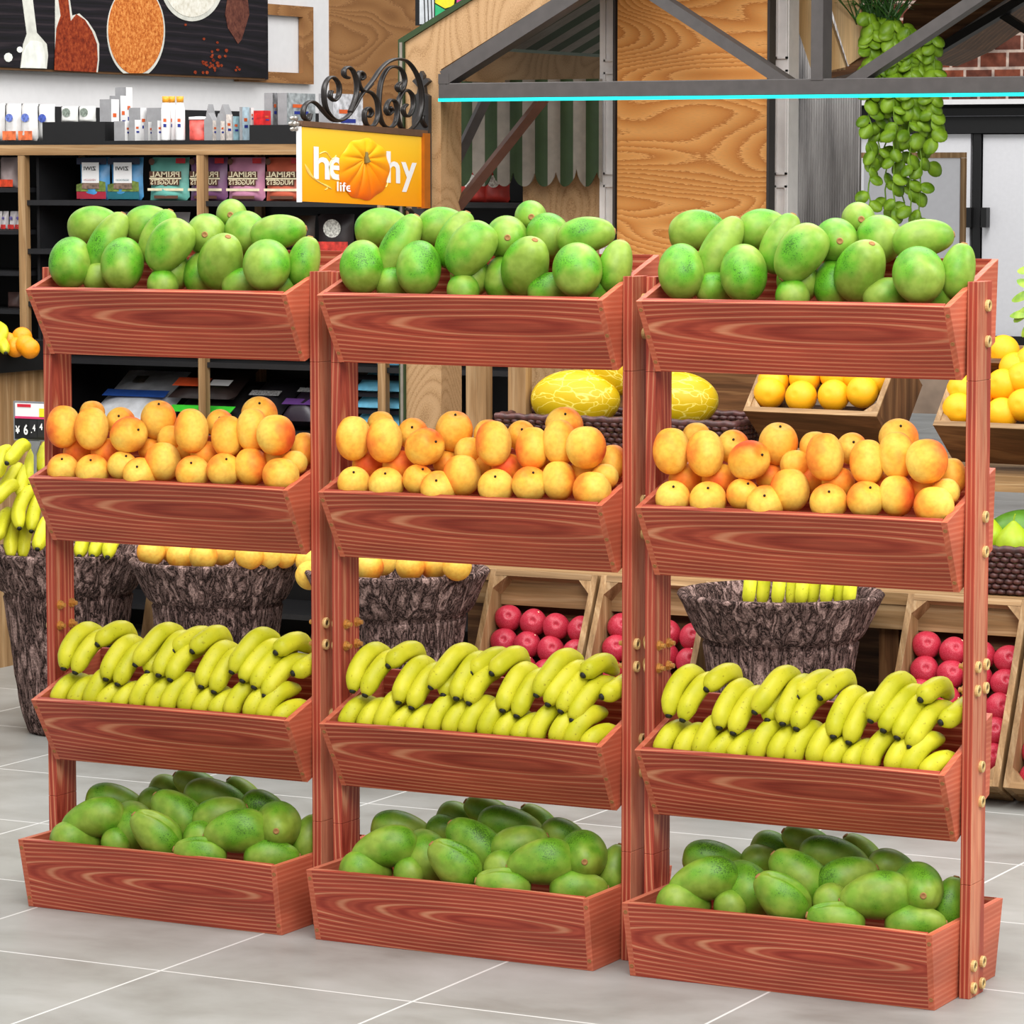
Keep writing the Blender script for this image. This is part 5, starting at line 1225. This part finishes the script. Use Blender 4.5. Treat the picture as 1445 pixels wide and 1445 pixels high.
base_pt = at(1402,1111,'Z',.05); y_b = base_pt.y + CD*math.cos(LEAN); zb0 = .05-CD*math.sin(LEAN)
crate0 = None
cr_labels = ['left oak crate of red fruit, seen between middle tray and bananas of the middle rack','oak crate of red fruit partly hidden by the posts of middle and right rack','oak crate of red fruit behind the right rack\'s right post','oak crate of red fruit cut off by the right edge']
random.seed(21); items = []
for ci,(cx,rows,cols) in enumerate(((-.075,4,4),(.235,4,4),(1.047,5,4),(1.358,6,2))):
    c = make_crate(cr_labels[0]) if crate0 is None else copy_tree(crate0)
    crate0 = crate0 or c; c['label'] = cr_labels[ci]; c.location = (cx, y_b, max(zb0,.003))
    for r in range(rows):
        for k in range(cols):
            p = Vector(c.location)+CU*(.048+k*.068+ (random.uniform(-.003,.003)))+CV*(.345-r*.060+random.uniform(-.002,.002)-.006*k)+CN*(.052+random.uniform(0,.006))
            o = D.objects.new('red_fruit',PLUM); COL.objects.link(o); o.location = p; s = .0345; o.scale = (s,s,s*.97); o.rotation_mode = 'QUATERNION'
            o.rotation_quaternion = orient(-FW+UP*random.uniform(.15,.4)+RT*random.uniform(-.1,.15), RT*random.uniform(-1,1)+UP)
            sp_ = D.objects.new('highlight_spot',PST); COL.objects.link(sp_); sp_.parent = o; sp_.location = (.52,-.55 if k%2 else -.4,.58)
            tag(o,'red fruit, %s from left in the %s row of the %s crate' % (ORD[k],['top','second','third','fourth','fifth','bottom'][r],['leftmost','second','third','rightmost'][ci]),'fruit','red fruit in the leaning crates')
# orange crates on the upper shelf
def orange_crate(pa,pb,ya,yb2,lab):
    A = at(*pa,'Y',ya); B = at(*pb,'Y',yb2); U = (B-A); U.z = 0; w = U.length; U.normalize(); back = Vector((0,0,1)).cross(U)
    V = (back*.64+Vector((0,0,1))*.77).normalized(); Nn = U.cross(V)
    if Nn.y > 0: Nn = -Nn
    o = thing('orange_crate',lab,'crate',A,'oak crates of oranges on the upper shelf'); T = .014; Ln = .21; Dp = .15
    b2 = lambda mb,*a: cbox(mb,(0,0,0),*a,U=U,V=V,Nn=Nn)
    b2(MB(),0,w,0,T,-Dp,0).obj('front_board',M_doakX,o); b2(MB(),0,T,T,Ln,-Dp,0).obj('side_board',M_doakZ,o); b2(MB(),w-T,w,T,Ln,-Dp,0).obj('side_board',M_doakZ,o); b2(MB(),T,w-T,Ln-T,Ln,-Dp,0).obj('back_board',M_doakX,o)
    b2(MB(),-.0005,w+.0005,-.0005,T,0,.003).obj('rim',M_oakX,o); b2(MB(),-.0005,T,T,Ln,0,.003).obj('rim',M_oakZ,o); b2(MB(),w-T,w+.0005,T,Ln,0,.003).obj('rim',M_oakZ,o)
    for k in range(3): b2(MB(),T,w-T,T+.01+k*.066,T+.05+k*.066,-Dp,-Dp+.008).obj('floor_slat',M_doakX,o)
    for cu,su in ((T,1),(w-T,-1)):
        q = MB(); a = U*cu+V*T; q.prism([a,a+U*su*.03,a+V*.03],Nn*-(Dp-.002)); q.obj('corner_block',M_oakZ,o)
    return o
orange_crate((1049.5,580.5),(1237,596),2.42,2.385,'oak crate of oranges seen under the right rack\'s top tray')
orange_crate((1317,600.6),(1506,613),2.40,2.365,'oak crate of oranges behind the right rack\'s right post')
random.seed(9)
O1 = [(195,190,2.47),(350,208,2.455),(510,203,2.455),(650,186,2.46),(212,138,2.50),(368,118,2.51),(520,105,2.52),(725,120,2.51),(620,108,2.53)]
for i,(x,y,Y) in enumerate(O1):
    orange(at(1030+x/3.48,500+y/3.48,'Y',Y),.0405,M_orange,'orange in the crate under the right rack\'s top tray, %s' % ['leftmost of the front row','second of the front row','third of the front row','rightmost of the front row','leftmost of the back row','second of the back row','third of the back row','rightmost, against the side board','fourth of the back row'][i],'oranges in the crates')
O2 = [(1200,815,2.45),(1215,745,2.49),(1362,832,2.445),(1442,800,2.45),(1365,725,2.49),(1440,700,2.50),(1412,662,2.53),(1368,598,2.56),(1285,840,2.46),(1470,640,2.54),(1290,740,2.49)]
for i,(x,y,Y) in enumerate(O2):
    orange(at(900+x/2.651,270+y/2.651,'Y',Y),.0405,M_orange,'orange in the right-hand crate, %s' % ['leftmost at the bottom','leftmost above another','at the bottom right of the post','bottom at the right edge','middle height beside the post','middle height at the right edge','third layer beside the post','topmost of the heap','bottom behind the post','upper at the right edge','middle height behind the post'][i],'oranges in the crates')

# wicker baskets
def wicker_tray(lab, x0,x1,ya,yb2,z0,z1,flare=.04):
    o = thing('wicker_basket',lab,'basket',((x0+x1)/2,(ya+yb2)/2,z0)); hx,hy = (x1-x0)/2,(yb2-ya)/2; H = z1-z0
    m = MB(); rows = max(5,int(H/.0125)); per = 2*(hx+hy)*2; n = int(per/.012)*1
    n += n % 2
    def peri(t,f):
        a,b_ = hx-flare*(1-f),hy-flare*(1-f); L_ = 4*(a+b_); s = t*L_
        for (p,q,l) in (((-a,-b_),(a,-b_),2*a),((a,-b_),(a,b_),2*b_),((a,b_),(-a,b_),2*a),((-a,b_),(-a,-b_),2*b_)):
            if s <= l+1e-9:
                d = Vector((q[0]-p[0],q[1]-p[1],0))/l; return Vector((p[0],p[1],0))+d*s, Vector((d.y,-d.x,0))
            s -= l
        return Vector((-a,-b_,0)),Vector((0,-1,0))
    sub = 3
    for r in range(rows):
        f = (r+.5)/rows; pts = []
        for i in range(n*sub):
            p,nn = peri(i/(n*sub),f); off = .0045*math.sin(PI*(i/sub)+ (PI if r%2 else 0)); pts.append(p+nn*off+Vector((0,0,f*H)))
        m.tube(pts+[pts[0]],H/rows*.52,6,cap=False)
    m.obj('weave',M_wicker,o,smooth=True)
    m = MB(); pts = [peri(i/120,1)[0]+Vector((0,0,H+.004+.002*math.sin(i*2.2))) for i in range(120)]; m.tube(pts+[pts[0]],.009,8,cap=False); m.obj('rim',M_wicker,o,smooth=True)
    m = MB(); m.box((-hx+flare,-hy+flare,0),(hx-flare,hy-flare,.008)); m.obj('base',M_wicker,o)
    return o
XB0 = P2(712,596,2.45).x; XB1 = P2(1046,592,2.45).x
wicker_tray('long dark wicker basket holding yellow melons on the upper shelf',XB0,XB1,2.40,2.76,.728,.822)
wicker_tray('dark wicker basket of pears on the stand deck at the right edge',P2(1378,838,2.2).x,P2(1378,838,2.2).x+.5,2.17,2.47,.462,.567,.02)
def melon(px,py,Y,rx,ry,lab,ang=0):
    m = MB(); m.ball((0,0,0),(rx,ry,ry),40,26); o = m.obj('melon',M_melon,None,smooth=True); o.location = at(px,py,'Y',Y); o.rotation_euler = (0,ang,.2); return tag(o,lab,'melon','yellow melons in the basket')
melon(812,564,2.55,.120,.078,'yellow netted melon lying lowest in the wicker basket, behind the middle rack')
melon(872,520,2.62,.095,.07,'yellow netted melon stacked above another, beside the middle rack\'s right post',.2)
melon(952,565,2.52,.115,.075,'yellow netted melon right of the right rack\'s left post')
def pear(px,py,Y,s,lab):
    def f(t,a):
        th = PI*t; z = -math.cos(th); r = math.sin(th)*(1-.22*z-.18*max(0,z)**2*2); return max(0,r)*.042*s, z*.052*s
    if 'pear' not in MESHES: MESHES['pear'] = fruit_mesh(f,20,28,plain('pear_skin',(158,182,28),.45,var=.06),'pear')
    o = D.objects.new('pear',MESHES['pear']); COL.objects.link(o); o.location = at(px,py,'Y',Y); tag(o,lab,'pear','pears in the right basket')
    q = MB(); q.tube(catmull([(0,0,.048*s),(.001,0,.058*s),(.004,0,.068*s)],3),.002,6); c = q.obj('stem',plain('pear_stem',(150,180,40),.6),o)
    return o
pear(1430,765,2.26,1.0,'yellow-green pear with its stem up at the right edge'); pear(1394,757,2.30,1.0,'yellow-green pear half hidden by the right rack'); pear(1462,762,2.30,1.0,'yellow-green pear cut by the right edge')
m = MB(); m.ball((0,0,0),(.085,.055,.055),28,18); o = m.obj('papaya',plain('green_papaya',(82,128,32),.4,var=.1),None,smooth=True); o.location = at(1436,752,'Y',2.38); o.rotation_euler = (0,-.25,.2); tag(o,'large green papaya lying behind the pears','papaya')

# ------------------------------------------------------------------ light and view
W = D.worlds.new('world'); SC.world = W; W.use_nodes = True
W.node_tree.nodes['Background'].inputs[0].default_value = (1,1,1,1); W.node_tree.nodes['Background'].inputs[1].default_value = .62
def area(name, loc, tgt, size, power, col=(1,.985,.965)):
    l = D.lights.new(name,'AREA'); l.shape = 'RECTANGLE'; l.size, l.size_y = size; l.energy = power; l.color = col
    o = D.objects.new(name,l); COL.objects.link(o); o.location = loc
    o.rotation_euler = (Vector(tgt)-Vector(loc)).to_track_quat('-Z','Y').to_euler(); return o
area('ceiling_lamp_front', (3.6,-3.6,4.2), (1.0,.3,.6), (3,3), 280)
area('ceiling_lamp_overhead', (1.1,-.5,4.6), (1.1,-.2,0), (3.5,3), 190)
area('ceiling_lamp_side', (5.2,1.0,4.0), (1.2,.3,.6), (2,2), 150)
area('added_fill_back', (.5,4.6,5.0), (.5,4.6,0), (4,4), 240)  # unseen light added to lift the dim background
area('added_fill_aisle', (-1.6,1.2,3.6), (-2.2,3.6,1.0), (1.5,1.5), 70)  # added fill aimed at the shelving, no visible source
area('added_fill_entrance', (-4.5,17.5,5.5), (-5.5,21,1.2), (3,3), 260)  # added fill for the far doors, source out of view
SC.view_settings.view_transform = 'Standard'; SC.view_settings.look = 'None'; SC.view_settings.exposure = 0; SC.view_settings.gamma = 1
SC.view_settings.use_curve_mapping = False
